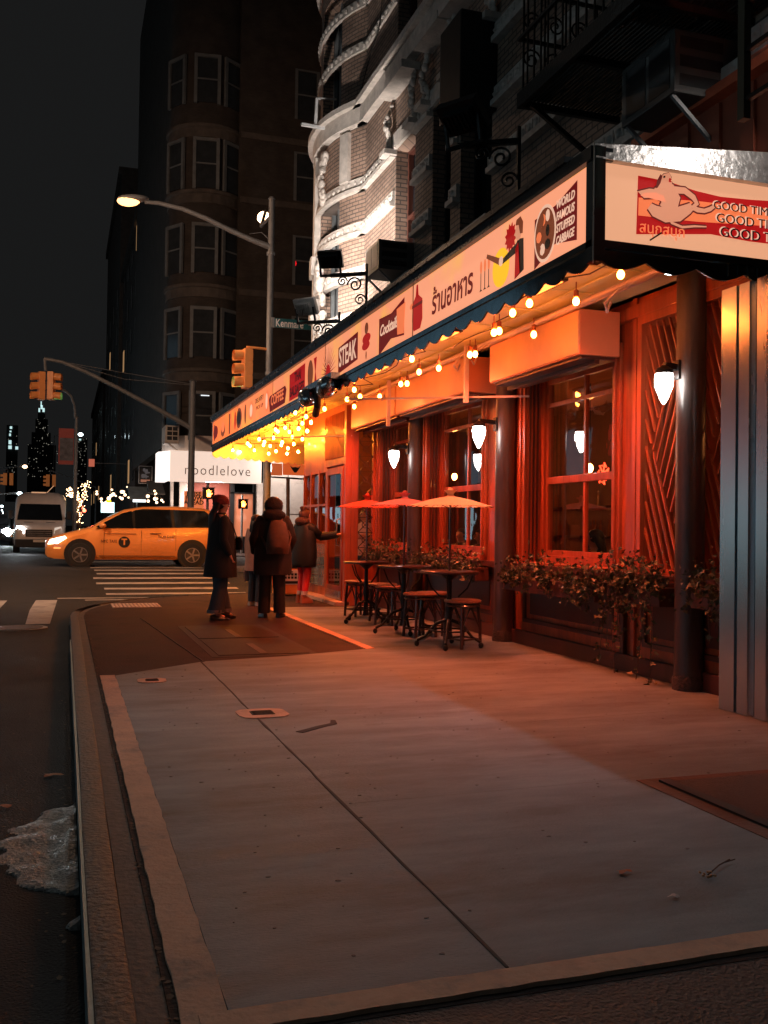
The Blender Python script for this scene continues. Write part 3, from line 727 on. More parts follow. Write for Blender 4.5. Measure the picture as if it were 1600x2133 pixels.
# fretwork panel facing the camera
mb = MB(); r = random.Random(8); X0, X1 = 4.76, 5.02; z = .72
while z < 2.95:
    h = .26; c = ((X0+X1)/2, z+h/2)
    mb.bar((X0,15.72,z),(X1,15.72,z+h),.012,.02,up=(0,1,0)); mb.bar((X1,15.718,z),(X0,15.718,z+h),.012,.02,up=(0,1,0))
    mb.tube([(c[0]+.055*cos(a),15.715,c[1]+.055*sin(a)) for a in [k*pi/4 for k in range(9)]],.007,5); mb.bar((X0,15.715,z),(X1,15.715,z),.014,.02,up=(0,1,0)); z += h
mb.build('fretwork', m_woodd, rest)
for (a,b) in ((17.12,17.72),(17.80,18.35),(18.43,18.95)):
    mb = MB(); o = [(a,1.12),(b,1.12),(b,2.1)]+[((a+b)/2+(b-a)/2*cos(t), 2.1+.22*sin(t)) for t in [pi*k/10 for k in range(1,10)]]+[(a,2.1)]
    mb.prism(o, lambda u,v:(4.625,u,v), lambda u,v:(4.63,u,v)); mb.build('pane', m_glass, vb)
    mb = MB(); mb.box(4.59,4.61,a-.05,a,1.1,2.4); mb.box(4.59,4.61,b,b+.04,1.1,2.4); mb.box(4.56,4.61,a-.05,b+.04,1.06,1.12); mb.box(4.59,4.61,a,b,1.72,1.76); mb.build('frame', m_wood, vb)
m_tile = mat('grey_tile',(.16,.17,.17),.18,var=.3,scale=8,coat=.5)
mb = MB()
for i in range(4):
    for j in range(16): mb.box(4.585,4.599,17.14+j*.115,17.245+j*.115,.22+i*.2,.41+i*.2)
mb.build('tile_panel', m_tile, rest, bevel=.003)
mb = MB(); mb.box(4.35,4.6,15.6,19.0,0,.06); mb.build('step', m_strip, rest)
# interior of the restaurant
room = thing('dining_room', 'dim red dining room seen through the restaurant windows', 'room', (6.5,10,0))
mb = MB(); mb.box(8.4,8.5,5.0,19,0,3.47); mb.box(5.4,8.4,5.0,19,-.02,.0); mb.box(5.4,8.4,5.0,5.1,0,3.47); mb.box(5.4,8.4,18.9,19,0,3.47); mb.build('wall', m_inner, room)
mb = MB(); mb.box(5.37,8.4,5.1,18.9,3.40,3.46); mb.build('ceiling', mat('inner_ceiling',(.30,.13,.07),.6), room)
mb = MB(); 
for i in range(16): mb.box(8.30,8.4,5.6+i*.8,6.2+i*.8,1.2,1.24); mb.box(8.30,8.4,5.6+i*.8,6.2+i*.8,1.7,1.74)
mb.build('shelf', m_woodd, room)
mb = MB(); r = random.Random(12)
for i in range(60):
    y = r.uniform(5.7,18); z = r.choice((1.24,1.74)); mb.lathe((8.35,y,z),[(.03,0),(.03,.16),(.012,.2),(.012,.26)],8)
mb.build('bottles', mat('bottle_glass',(.25,.08,.02),.1), room)
m_pend = emat('pendant_glow',(1,.30,.07),100)
for i,(x,y,z) in enumerate([(6.9,8.6,2.2),(6.6,9.7,2.35),(7.0,11.9,2.2),(6.8,13.0,2.4),(7.2,14.8,2.3),(6.4,6.6,2.2),(6.9,16.6,2.3)]):
    t = thing('pendant_lamp', ['small glowing pendant lamp inside the right window','glowing pendant lamp inside the left half of the right window','pendant lamp inside the middle window','pendant lamp inside the far half of the middle window','pendant lamp inside the far window','pendant lamp behind the wooden lattice','pendant lamp behind the entrance door'][i], 'pendant lamp', (x,y,z), 'pendant lamps in the dining room')
    mb = MB(); mb.ell((x,y,z),.05,.05,.065,10,6); mb.build('glass_globe', m_pend, t, smooth=True)
    mb = MB(); mb.tube([(x,y,z+.06),(x,y,3.4)],.006,5); mb.build('cord', m_wire, t)
# red paper hearts / lit neon strip bits inside
t = thing('neon_decoration','small red neon flower decoration inside the right window','neon decoration',(7.4,12.2,2.0))
mb = MB(); r = random.Random(2)
for i in range(7):
    a = i*2*pi/7; mb.tube([(7.4,12.2+.03*cos(a),2.15+.03*sin(a)),(7.4,12.2+.16*cos(a),2.15+.16*sin(a)),(7.4,12.2+.12*cos(a+.5),2.15+.12*sin(a+.5))],.012,5)
mb.build('tube', emat('red_neon',(1,.06,.02),6), t)
# ================================================================== PILLARS
for i,(y,lab) in enumerate([(6.78,'dark round pillar nearest the camera, beside the steel cladding'),(10.32,'dark round pillar between the right and middle windows'),(13.38,'dark round pillar between the middle and far windows')]):
    t = thing('pillar', lab, 'pillar', (4.94,y,0), 'pillars along the restaurant front')
    mb = MB(); mb.lathe((4.94,y,0),[(.124,0),(.124,.02),(.120,.3),(.119,1.8),(.122,3.5)],28); mb.build('shaft', m_pillar, t, smooth=True)
    mb = MB(); mb.lathe((4.94,y,0),[(.134,0),(.132,.10),(.122,.13)],28); mb.build('base', mat('pillar_base',(.06,.045,.04),.8,var=.5,bump=1.0,bscale=50), t, smooth=True)
# ================================================================== SCONCES
def sconce(x, y, z, lab):
    t = thing('wall_lamp', lab, 'wall lamp', (x,y,z), 'lamps on the pillars')
    mb = MB(); px_ = 4.82
    mb.box(px_-.02,px_+.03,y-.045,y+.045,z+.06,z+.22); mb.bar((px_,y,z+.16),(x,y,z+.17),.05,.05); mb.build('bracket', m_black, t, bevel=.005)
    mb = MB(); mb.lathe((x,y,z),[(.02,.17),(.076,.13),(.076,.10)],16); mb.build('cap', m_black, t, smooth=True)
    mb = MB(); prof = [(.068,.10),(.078,.05),(.072,.0),(.056,-.05),(.036,-.10),(.020,-.135),(.005,-.15)]
    mb.lathe((x,y,z),prof,16); g = mb.build('glass_shade', m_sconce, t, smooth=True)
    mb = MB()
    for k in range(10):
        a = 2*pi*k/10; mb.tube([(x+(r_+.002)*cos(a+.3*j), y+(r_+.002)*sin(a+.3*j), z+z_) for j,(r_,z_) in enumerate(prof[:6])],.004,4)
    mb.build('rib', mat('lamp_rib',(.5,.45,.4),.4), t)
    mb = MB(); mb.tube([(px_+.02,y,z+.2),(px_+.03,y+.02,z+.5),(px_+.02,y+.01,3.45)],.008,5); mb.build('cable', m_wire, t)
sconce(4.69,6.80,2.52,'white glowing lamp on the nearest pillar in front of the lattice')
sconce(4.60,10.34,2.42,'white glowing lamp on the pillar between the two nearer windows')
sconce(4.60,13.40,2.36,'white glowing lamp on the farthest pillar, above the red parasol')
# ================================================================== AWNING AND SIGN
XS = 3.36; YN = 5.68; YFAR = 23.3
aw = thing('sign_canopy', 'long backlit sign canopy with scalloped steel edge over the sidewalk', 'canopy', (4.2,14,3.5))
body = [(XS+.12,YN+.12),(XS+.12,YFAR-.1),(6.2,25.0),(6.2,19.02),(4.6,19.02),(4.6,15.5),(XF+.001,15.5),(XF+.001,5.72),(6.2,5.72),(6.2,YN+.12)]
mb = MB(); mb.polyz(body, 3.49, 3.53); mb.build('soffit', m_ceil, aw)
mb = MB()
for i in range(22):
    y = 6.1+i*.8
    if y < 23.2: mb.box(XS+.14, 4.55, y, y+.03, 3.478, 3.489)
for x in (3.75,4.3,): mb.box(x,x+.03,5.85,23.2,3.462,3.477)
mb.build('batten', m_ceil, aw)
mb = MB(); mb.polyz([(XS+.02,YN+.02),(XS+.02,YFAR),(6.2,25.08),(6.2,YN+.02)], 3.86, 3.93); mb.build('roof', m_black, aw)
# long sign face
ZB, ZT = 3.27, 3.81
m_long = emat('sign_face_long',(1.0,0.34,0.15),0.98,var=(1.0,0.48,0.08),scale=1.1)  # uneven backlight painted into the emission colour
m_near = emat('sign_face_near',(0.79,0.37,0.205),0.98,var=(0.86,0.42,0.22),scale=.7)
m_red = emat('sign_red',(0.62,0.012,0.012),.62); m_dred = emat('sign_dark_red',(0.16,0.008,0.008),.8); m_ink = mat('sign_ink',(0.02,0.012,0.012),.4)
m_cream = emat('sign_cream',(0.95,0.55,0.38),.85); m_or = emat('sign_orange',(0.95,0.20,0.07),.9); m_yel = emat('sign_yellow',(1.0,0.52,0.02),1.0)
m_flesh = emat('sign_flesh',(0.78,0.30,0.17),.85); m_brn = emat('sign_brown',(0.22,0.05,0.02),.8)
mb = MB(); mb.box(XS,XS+.05,YN+.06,YFAR-.03,ZB,ZT); lf = mb.build('sign_panel', m_long, aw)
for i_ in range(5):
    ya, yb_ = YN+.08+i_*3.5, min(YN+.05+(i_+1)*3.5, YFAR-.04); f_ = i_/4.0
    mb = MB(); mb.box(XS-.0015,XS+.0,ya,yb_,ZB+.005,ZT-.005); mb.build('glow_sheet', emat('glow_sheet_%s'%('near','second','middle','fourth','far')[i_],(1.0-.05*f_,.37-.17*f_,.20-.15*f_),.95,var=(1.0,.50-.10*f_,.10-.07*f_),scale=1.7), lf)  # backlight hot spots and far-end orange painted into each sheet's glow
mb = MB(); mb.box(XS+.06,6.2,YN,YN+.05,ZB,ZT); nf = mb.build('sign_panel', m_near, aw)
# far end face
mb = MB(); A = Vector((XS,YFAR)); B = Vector((6.2,25.1))
mb.prism([(0,3.03),(0,3.24)]+[(1-0.0,3.24),(1,3.03)], lambda u,v:(A.x+(B.x-A.x)*u, A.y+(B.y-A.y)*u, v), lambda u,v:(A.x+(B.x-A.x)*u, A.y+(B.y-A.y)*u+.03, v))
mb.prism([(0,3.24),(0,3.9),(1,3.9),(1,3.24)], lambda u,v:(A.x+(B.x-A.x)*u, A.y+(B.y-A.y)*u+.001, v), lambda u,v:(A.x+(B.x-A.x)*u, A.y+(B.y-A.y)*u+.05, v))
n = 13
o = [(0,3.06)]
for i in range(n):
    for k in range(1,7):
        o.append(((i+k/6)/n, 3.03-.055*sin(pi*k/6)))
o.append((1,3.06))
mb.prism(o, lambda u,v:(A.x+(B.x-A.x)*u, A.y+(B.y-A.y)*u-.004, v), lambda u,v:(A.x+(B.x-A.x)*u, A.y+(B.y-A.y)*u+.026, v))
mb.build('end_valance', m_pale, aw)
# steel frame + scalloped valance (long side)
def scallop(L, pitch, zt, zb, amp):
    o = [(0,zt)]; n = max(1, round(L/pitch)); 
    for i in range(n):
        for k in range(0 if i == 0 else 1, 9):
            o.append(((i+k/8)*L/n, zb-amp*sin(pi*k/8)))
    o.append((L,zt)); return o
mb = MB(); L = YFAR-YN
mb.prism(scallop(L,.34,ZB-.0,3.15,.062), lambda u,v:(XS-.02,YN+u,v), lambda u,v:(XS-.004,YN+u,v))
mb.box(XS-.035,XS-.002,YN-.02,YFAR,ZB-.045,ZB+.0)
mb.build('valance', m_steel, aw)
mb = MB(); mb.prism(scallop(L-.1,.34,3.48,3.165,.062), lambda u,v:(XS+.0,YN+.06+u,v), lambda u,v:(XS+.012,YN+.06+u,v)); mb.build('valance_lining', m_pale, aw)
mb = MB(); mb.box(XS-.05,XS+.12,YN-.03,YFAR,ZT,3.90); mb.box(XS-.07,XS+.1,YN+.3,YFAR,3.901,3.945); mb.build('top_frame', mat('navy_steel',(.035,.045,.055),.28,metal=.6), aw)
mb = MB()
for y in [YN+.05+i*3.5 for i in range(6)]: mb.box(XS-.004,XS,y,y+.025,ZB,ZT)
mb.build('panel_seam', m_brn, aw)
mb = MB(); L2 = 6.2-XS
mb.prism(scallop(L2,.40,ZB-.0,3.15,.062), lambda u,v:(XS-.01+u,YN-.02,v), lambda u,v:(XS-.01+u,YN-.004,v))
mb.box(XS-.02,6.2,YN-.04,YN-.002,ZB-.055,ZB)
for i in range(14): mb.box(4.42+i*.085,4.432+i*.085,YN-.028,YN-.021,3.13,3.21)
mb.build('end_frame', m_steel, aw)
mb = MB(); mb.box(XS-.035,XS+.055,YN-.045,YN+.055,3.12,3.90); mb.build('corner_post', m_steel, aw)
mb = MB(); mb.box(XS-.040,XS-.034,YN-.052,YN-.044,3.10,3.93); mb.build('corner_edge', m_steelb, aw)
# sloped shiny top cap over the near face
mb = MB(); mb.prism([(0,3.815),(L2,3.815),(L2,4.24),(0,3.925)], lambda u,v:(XS-.02+u,YN-.05+(v-3.815)*.35,v), lambda u,v:(XS-.02+u,YN+.3,v)); mb.build('cap', mat('worn_steel',(.50,.48,.46),.38,metal=.6,var=.3,scale=6,bump=.6,bscale=16), aw)
mb = MB()
for px in (1318,1336): 
    p = onY(px,300,YN+.1); mb.lathe((p.x,p.y,3.93),[(.008,0),(.008,.07),(.003,.08)],6)
mb.build('stud', m_steelb, aw)
t = thing('cap_fill_lamp','added unseen white lamp on the wall brightening the shiny sign cap','lamp',(4.78,5.05,5.0))  # unseen lamp added to brighten the sign cap
mb = MB(); mb.box(4.70,4.86,4.9,5.2,5.0,5.06); mb.bar((4.8,5.05,5.05),(5.0,5.05,5.15),.04); mb.build('housing', m_black, t); mb = MB(); mb.box(4.72,4.84,4.92,5.18,4.992,4.999); mb.build('lens', emat('lamp_lens',(1,.93,.88),12), t)
add_light('SPOT','cap_fill_beam',(4.78,5.05,4.98),140,(1,.92,.86),.12,(4.75,5.68,4.0),110,.7,t)
# under-canopy pipe, conduits
mb = MB()
mb.tube([(4.50,5.8,3.42),(4.50,15.4,3.42)],.028,8); mb.tube([(4.62,5.8,3.44),(4.62,15.4,3.44)],.016,6)
for y in (7.0,9.9,10.4,13.3):
    mb.tube([(4.5,y,3.42),(4.42,y+.1,3.36),(4.40,y+.25,3.28),(4.50,y+.38,3.24),(4.56,y+.42,3.34)],.012,6)
mb.build('conduit', m_pale, aw)
for y in (10.35,13.2): mb = MB(); mb.box(4.42,4.47,y,y+.05,2.80,3.47); mb.build('tie_bar', m_pale, aw)
for p,q in (((3.4,11.8,2.96),(5.0,9.85,2.84)),((3.4,17.5,2.95),(4.6,15.6,2.88))): mb = MB(); mb.bar(p,q,.022,.022); mb.build('tie_bar', m_pale, aw)
# ---- artwork on the long face (flat translucent films); position along the face by where each stands
def SY(px): return onX(px, 700, XS).y
LAY = [0.0]
def LP(off): return lambda u, v: (XS-off, u, v)
def film(o, m, name='sign_picture', off=.003, par=None):
    mb = MB(); mb.prism(o, lambda u,v:(XS-off,u,v), lambda u,v:(XS-off+.002,u,v)); return mb.build(name, m, par or lf)
def oval(cy_, cz, ry, rz, n=20, a0=0): return [(cy_+ry*cos(2*pi*k/n+a0), cz+rz*sin(2*pi*k/n+a0)) for k in range(n)]
def ltext(t, y0, y1, zc, size, m, shear=0, bold=0, off=.006, rise=0.0):
    o = text_mesh(t, size, lambda x,y,z: (x,y,z), 'sign_lettering', m, None, shear, bold)
    xs_ = [v.co.x for v in o.data.vertices]; ys_ = [v.co.y for v in o.data.vertices]; w_ = max(xs_)-min(xs_); cx = (max(xs_)+min(xs_))/2; cyy = (max(ys_)+min(ys_))/2
    k = abs(y1-y0)/w_; off0 = wloc(lf)
    for v in o.data.vertices:
        x = v.co.x; v.co = Vector((XS-off+v.co.z, (y0+y1)/2-(x-cx)*k, zc+(v.co.y-cyy)+rise*(x-cx)*k)) - off0
    o.parent = lf; return o
zc = (ZB+ZT)/2
# cabbage plate sign
a, b = SY(1200), SY(1112)
film([(a,ZT-.05),(a,ZB+.07),((a+b)/2,ZB+.13),(b,ZB+.02),(b,ZT-.14),((a+b)/2,ZT-.13)], m_dred)
film([(p,q) for p,q in oval(SY(1134),zc-.02,.17,.215,24)], m_cream, off=.005); film(oval(SY(1134),zc-.02,.15,.19,24), m_brn, off=.007)
r = random.Random(3)
for k in range(9):
    cy_, cz = SY(1134)+r.uniform(-.09,.09), zc-.02+r.uniform(-.13,.13); film(oval(cy_,cz,r.uniform(.02,.045),r.uniform(.03,.055),8), r.choice((m_ink,m_or,m_cream,m_brn)), off=.0085+.0003*k)
for k,s in enumerate(('WORLD','FAMOUS','STUFFED','CABBAGE')):
    ltext(s, SY(1158)-.0, SY(1196), zc+.135-.088*k, .085, m_cream, shear=.2, bold=.002)
# waiter
yc = SY(1078)
film([(yc-.10,zc-.20),(yc+.06,zc-.24),(yc+.05,zc+.02),(yc+.01,zc+.07),(yc-.09,zc+.05)], m_ink); film([(yc-.03,zc-.21),(yc+.055,zc-.235),(yc+.045,zc+.0),(yc-.0,zc+.04)], m_red, off=.005)
film(oval(yc-.005,zc+.13,.058,.075), m_flesh, off=.004); film([(yc-.08,zc+.09),(yc-.085,zc+.18),(yc-.04,zc+.235),(yc+.03,zc+.225),(yc+.045,zc+.185),(yc-.01,zc+.175),(yc-.035,zc+.10)], m_brn, off=.006); film([(yc+.045,zc+.14),(yc+.075,zc+.115),(yc+.045,zc+.10)], m_flesh, off=.0045)
film([(yc,zc+.05),(yc+.28,zc-.02),(yc+.28,zc-.06),(yc,zc-.03)], m_ink, off=.005); film(oval(yc+.31,zc-.03,.04,.04), m_cream, off=.006)
film([(yc+.33,zc+.0),(yc+.58,zc+.10),(yc+.60,zc+.07),(yc+.35,zc-.05)], m_brn, off=.006)
film([(SY(1062)+.11*(1 if k%2 else .72)*cos(pi*k/12), zc+.12+.12*(1 if k%2 else .72)*sin(pi*k/12)) for k in range(24)], m_red)
film([(SY(1042)+.16*cos(2*pi*k/20), zc-.08+.16*sin(2*pi*k/20)) for k in range(20)], m_yel, off=.0025)
for px in (1001,1009,1017):
    y = SY(px); film(oval(y,zc+.02,.022,.055,12), m_or); film([(y-.005,zc-.03),(y+.005,zc-.03),(y+.005,zc-.17),(y+.03,zc-.185),(y-.03,zc-.185),(y-.005,zc-.17)], m_ink, off=.004)
ltext('ร้านอาหาร', SY(900), SY(985), zc-.02, .30, m_dred, shear=.1, bold=.006)
# pot
y = SY(869); film([(y-.14,zc+.08),(y-.15,zc-.12),(y-.09,zc-.21),(y+.10,zc-.21),(y+.15,zc-.10),(y+.14,zc+.08),(y+.05,zc+.14),(y+.03,zc+.25),(y-.01,zc+.25),(y-.03,zc+.14)], m_red)
film([(y-.15,zc+.03),(y+.15,zc+.03),(y+.15,zc+.06),(y-.15,zc+.06)], m_dred, off=.005); film(oval(y+.17,zc+.06,.05,.03), m_or, off=.004)
# cocktails
a, b = SY(842), SY(790)
film([(a,ZT-.06),(a,ZB+.08),((a+b)/2,ZB+.12),(b,ZB+.0),(b,ZT-.12),((a+b)/2,ZT-.14)], m_dred); ltext('Cocktails', SY(793), SY(830), zc, .17, m_cream, shear=.35, bold=.004)
film([(SY(829),ZB+.12),(SY(842),ZB+.10),(SY(845),ZT-.12),(SY(827),ZT-.14)], m_or, off=.008)
# charred steak and STEAK box
y = SY(764)
for (dy,dz,ry,rz,mm) in ((0,.02,.16,.06,m_red),(.02,-.06,.15,.055,m_red),(0,.14,.07,.07,m_brn),(0,-.18,.02,.05,m_brn)): film(oval(y+dy,zc+dz,ry,rz), mm, off=.004+abs(dz)*.01)
a, b = SY(746), SY(706)
film([(a,ZT-.10),(a,ZB+.10),(b,ZB+.05),(b,ZT-.15)], m_dred); ltext('STEAK', b-.05, a+.05, zc-.02, .34, m_cream, bold=.006)
# sunrise
y = SY(685)
for k in range(13):
    t_ = pi*(k+.5)/13; film([(y+.12*cos(t_-.06),zc-.14+.14*sin(t_-.06)),(y+.40*cos(t_),zc-.14+.36*sin(t_)),(y+.12*cos(t_+.06),zc-.14+.14*sin(t_+.06))], m_dred)
film([(y+.13*cos(t_),zc-.18+.17*sin(t_)) for t_ in [pi*k/10 for k in range(11)]], m_red, off=.005)
# farther pieces
film(oval(SY(648),zc,.16,.21), m_brn); film([(SY(661)+.0,zc+.2),(SY(655),zc+.2),(SY(658),zc),(SY(656),zc-.2),(SY(662),zc-.2),(SY(659),zc)], m_red)
a, b = SY(637), SY(605)
film([(a,ZT-.05),(a,ZB+.05),(b,ZB+.04),(b,ZT-.08)], m_red); ltext('THAI', b-.35, a+.25, zc+.10, .2, m_ink, bold=.004); ltext('SALSAGES', b-.05, a+.05, zc-.10, .2, m_ink, bold=.004)
a, b = SY(596), SY(565)
film([(a,ZT-.20),(a-.1,zc),(a,ZB+.06),(b,ZB+.04),(b+.1,zc),(b,ZT-.22)], m_dred); ltext('COFFEE', b-.1, a+.1, zc-.05, .24, m_or, bold=.004)
film(oval(SY(559),zc,.16,.19), m_or); film(oval(SY(558),zc,.09,.14), m_cream, off=.005)
ltext('DELIVERY', SY(535)-.0, SY(552), zc+.12, .13, m_ink, rise=.0); ltext('PICK UP', SY(537), SY(551), zc-.02, .10, m_dred)
film(oval(SY(526),zc,.22,.18), m_or); film(oval(SY(526),zc,.14,.12), m_cream, off=.005); film(oval(SY(514),zc,.10,.2), m_brn)
film(oval(SY(501),zc,.32,.21), m_brn); film(oval(SY(501),zc,.22,.14), m_ink, off=.005); film(oval(SY(493),zc,.10,.19), m_red)
film([(SY(483),ZB+.05),(SY(480),ZB+.05),(SY(480),ZT-.05),(SY(483),ZT-.05)], m_brn); film(oval(SY(468),zc-.05,.3,.15), m_brn); film(oval(SY(468),zc+.02,.22,.12), m_or, off=.005)
film(oval(SY(453),zc,.34,.15), m_dred); film(oval(SY(451),zc,.14,.20), m_dred, off=.004)
# ---- near face artwork
def nfilm(o, m, off=.003, name='sign_picture'):
    mb = MB(); mb.prism(o, lambda u,v:(u,YN-off,v), lambda u,v:(u,YN-off+.002,v)); return mb.build(name, m, nf)
def NP(px, py): p = onY(px, py, YN); return (p.x, p.z)
def npoly(pts, m, off=.003): return nfilm([NP(*p) for p in pts], m, off)
nTop = [(1329,366),(1360,372),(1400,381),(1450,398),(1500,410),(1560,416),(1700,425)]
npoly(nTop+[(1700,520),(1560,503),(1480,488),(1400,488),(1325,488)], m_red)
npoly([(1330,412),(1450,419),(1500,425),(1580,433),(1700,442),(1700,472),(1580,470),(1450,462),(1329,449)], m_or, .005)
def thick(pts, w_, m, off):
    P = [Vector(NP(*p)) for p in pts]; A = []; B = []
    for i, p in enumerate(P):
        t_ = (P[min(i+1,len(P)-1)]-P[max(0,i-1)]).normalized(); nn = Vector((-t_.y,t_.x)); ww = w_[i] if isinstance(w_, list) else w_
        A.append(p+nn*ww/2); B.append(p-nn*ww/2)
    nfilm([tuple(q) for q in A+B[::-1]], m, off)
# reclining figure: body, limbs, head with long ear, tail
m_line = emat('sign_line',(0.16,0.02,0.015),.7)
for dm, ex, of in ((m_line, .022, .0065), (m_flesh, 0.0, .0085)):
    thick([(1365,402),(1380,396),(1392,400),(1398,412),(1394,428),(1386,440)],[.06+ex,.10+ex,.13+ex,.14+ex,.13+ex,.12+ex],dm,of)
    thick([(1352,430),(1362,440),(1385,449),(1412,447),(1432,436),(1440,430)],[.05+ex,.08+ex,.10+ex,.10+ex,.07+ex,.05+ex],dm,of+.0003)
    thick([(1440,432),(1452,438),(1466,440),(1478,436),(1487,430)],[.035+ex,.035+ex,.03+ex,.03+ex,.02+ex],dm,of+.0006)
    thick([(1380,402),(1352,399),(1330,404),(1340,408),(1365,407),(1378,414),(1382,424)],[.035+ex]*7,dm,of+.0009)
    thick([(1400,396),(1425,398),(1443,412),(1450,425),(1440,434)],[.05+ex,.045+ex,.04+ex,.035+ex,.025+ex],dm,of+.0012)
    thick([(1390,449),(1398,465),(1420,474),(1445,472),(1470,473)],[.022+ex,.018+ex,.016+ex,.014+ex,.008+ex],dm,of+.0015)
    npoly([(1368-ex*60,394+ex*60),(1372,372),(1382-ex*50,363-ex*60),(1392,361-ex*60),(1397+ex*60,370),(1394,376),(1399+ex*60,380),(1396+ex*40,390+ex*40),(1384,394+ex*50)], dm, of+.0018)
npoly([(1364,393),(1367,377),(1374,364),(1378,368),(1374,382),(1368,392)], m_line, .0115)
npoly([(1392,372),(1398,374),(1395,377),(1398,381),(1391,380)], m_red, .0118)
npoly([(1380,368),(1384,367),(1384,371),(1380,372)], m_ink, .0118)
def ntext(t, px, py, size, m, off, shear=0, bold=.0, sx=1):
    p = onY(px, py, YN); return text_mesh(t, size, lambda x,y,z:(p.x+x, YN-off+z*-1, p.z+y), 'sign_lettering', m, nf, shear, bold, 'LEFT', sx=sx)
for k,(px,py,sz) in enumerate([(1484,428,.084),(1490,455,.094),(1498,484,.10)]):
    ntext('GOOD TIMES', px-2.6, py-1.5, sz, m_cream, .008, .0, .0, 1.12); ntext('GOOD TIMES', px, py, sz, m_ink, .011, .0, .0, 1.12)
ntext('สนุกสนุกี', 1330, 474, .105, m_or, .008, 0, .0)
# ================================================================== STEEL CLADDING
t = thing('steel_cladding', 'fluted stainless steel cladding panel at the right edge of the picture', 'cladding', (4.8,5.4,0))
mb = MB(); mb.box(4.66,4.95,3.2,5.96,0.0,3.11); mb.build('core', m_steel, t)
mb = MB(); mb.box(4.61,4.66,5.80,5.965,0.01,3.11)
n = 8; 
for i in range(16):
    y1 = 5.795-i*.19; 
    mb.prism([(4.658,y1),(4.615,y1-.02),(4.615,y1-.13),(4.658,y1-.15)], lambda u,v:(u,v,0.01), lambda u,v:(u,v,3.11))
mb.build('flute', m_steelb, t, smooth=True, angle=20)
# ================================================================== STRING LIGHTS
def string(name_lab, bulbs, cable_pts, idx, m=None):
    m = m or m_bulb
    t = thing('string_light', name_lab, 'string light', cable_pts[0], 'string lights under the canopy')
    mb = MB(); mb.tube(cable_pts, .006, 5); mb.build('cable', m_wire, t)
    for p in bulbs:
        mb = MB(); mb.lathe((p.x,p.y,p.z+.032),[(.010,0),(.021,.006),(.021,.055),(.010,.065)],10); mb.tube([p+Vector((0,0,.09)),p+Vector((0,0,.16))],.005,5)
        s = mb.build('bulb', m_socket, t, smooth=True)
        mb = MB(); mb.ell(p,.027,.027,.034,10,6); mb.build('glass_globe', m, s, smooth=True)
    return t
def zb(lst, Z): return [onZ(a, b, Z) for a, b in lst]
near = zb([(1293,572),(1200,628),(1103,632),(1068,652),(1040,690),(1029,693),(1112,697),(990,738),(979,739)], 3.17)
mid = zb([(914,767),(873,775),(858,748),(848,799),(835,800),(791,826),(750,826),(738,812),(723,832),(738,847)], 3.14)
far = zb([(662,842),(676,852),(660,859),(638,868),(615,860),(630,882),(603,900),(594,891),(579,899),(609,910),(574,895)], 3.12)
end = zb([(516,924),(521,929),(549,927),(551,921),(563,929),(586,927),(588,921),(621,941),(660,930),(667,931),(650,937),(654,936),(668,905),(674,905),(680,906),(662,905),(500,942),(453,945),(530,938),(540,915),(570,912),(600,934),(612,925),(630,915),(640,898),(622,893),(575,940),(470,950),(485,938),(648,880),(598,945),(560,945)], 3.16)
def cab(bl, seed):
    s = sorted(bl, key=lambda p: p.y); pts = []
    y0, y1 = s[0].y-.5, s[-1].y+.5
    for i in range(13):
        f = i/12; y = y0+(y1-y0)*f; q = min(s, key=lambda p: abs(p.y-y)); pts.append(Vector((q.x*.5+.5*(s[0].x+(s[-1].x-s[0].x)*f), y, 3.33-.03*sin(f*pi*4))))
    return pts
string('string of warm bulbs under the canopy nearest the camera', near, cab(near,0), 0)
string('string of warm bulbs under the canopy in front of the middle pelmet box', mid, cab(mid,1), 1)
string('string of warm bulbs under the canopy beside the entrance door', far, cab(far,2), 2)
string('cluster of warm bulbs under the far end of the canopy', end, cab(end,3), 3, m_bulb2)
# soffit fixtures added as glowing fill, reddening the wall and floor
for i,(y,lab) in enumerate([(7.6,'added glowing lamp in the canopy soffit nearest the camera'),(9.9,'added glowing lamp in the soffit above the nearest table'),(12.3,'added glowing lamp in the soffit above the farthest table'),(15.0,'added glowing lamp in the soffit before the entrance door')]):
    t = thing('soffit_fill', lab, 'added lamp', (4.0,y,3.48), 'added lamps in the canopy soffit')
    mb = MB(); mb.box(3.92,4.08,y-.28,y+.28,3.462,3.488); mb.build('housing', m_black, t, bevel=.004)
    mb = MB(); mb.box(3.95,4.05,y-.24,y+.24,3.456,3.462); mb.build('element', emat('fill_element',(1,.18,.03),6), t)
    add_light('SPOT','soffit_fill_beam',(4.0,y,3.44),480,(1,.15,.055),.12,(4.3,y,0),120,.8,t)
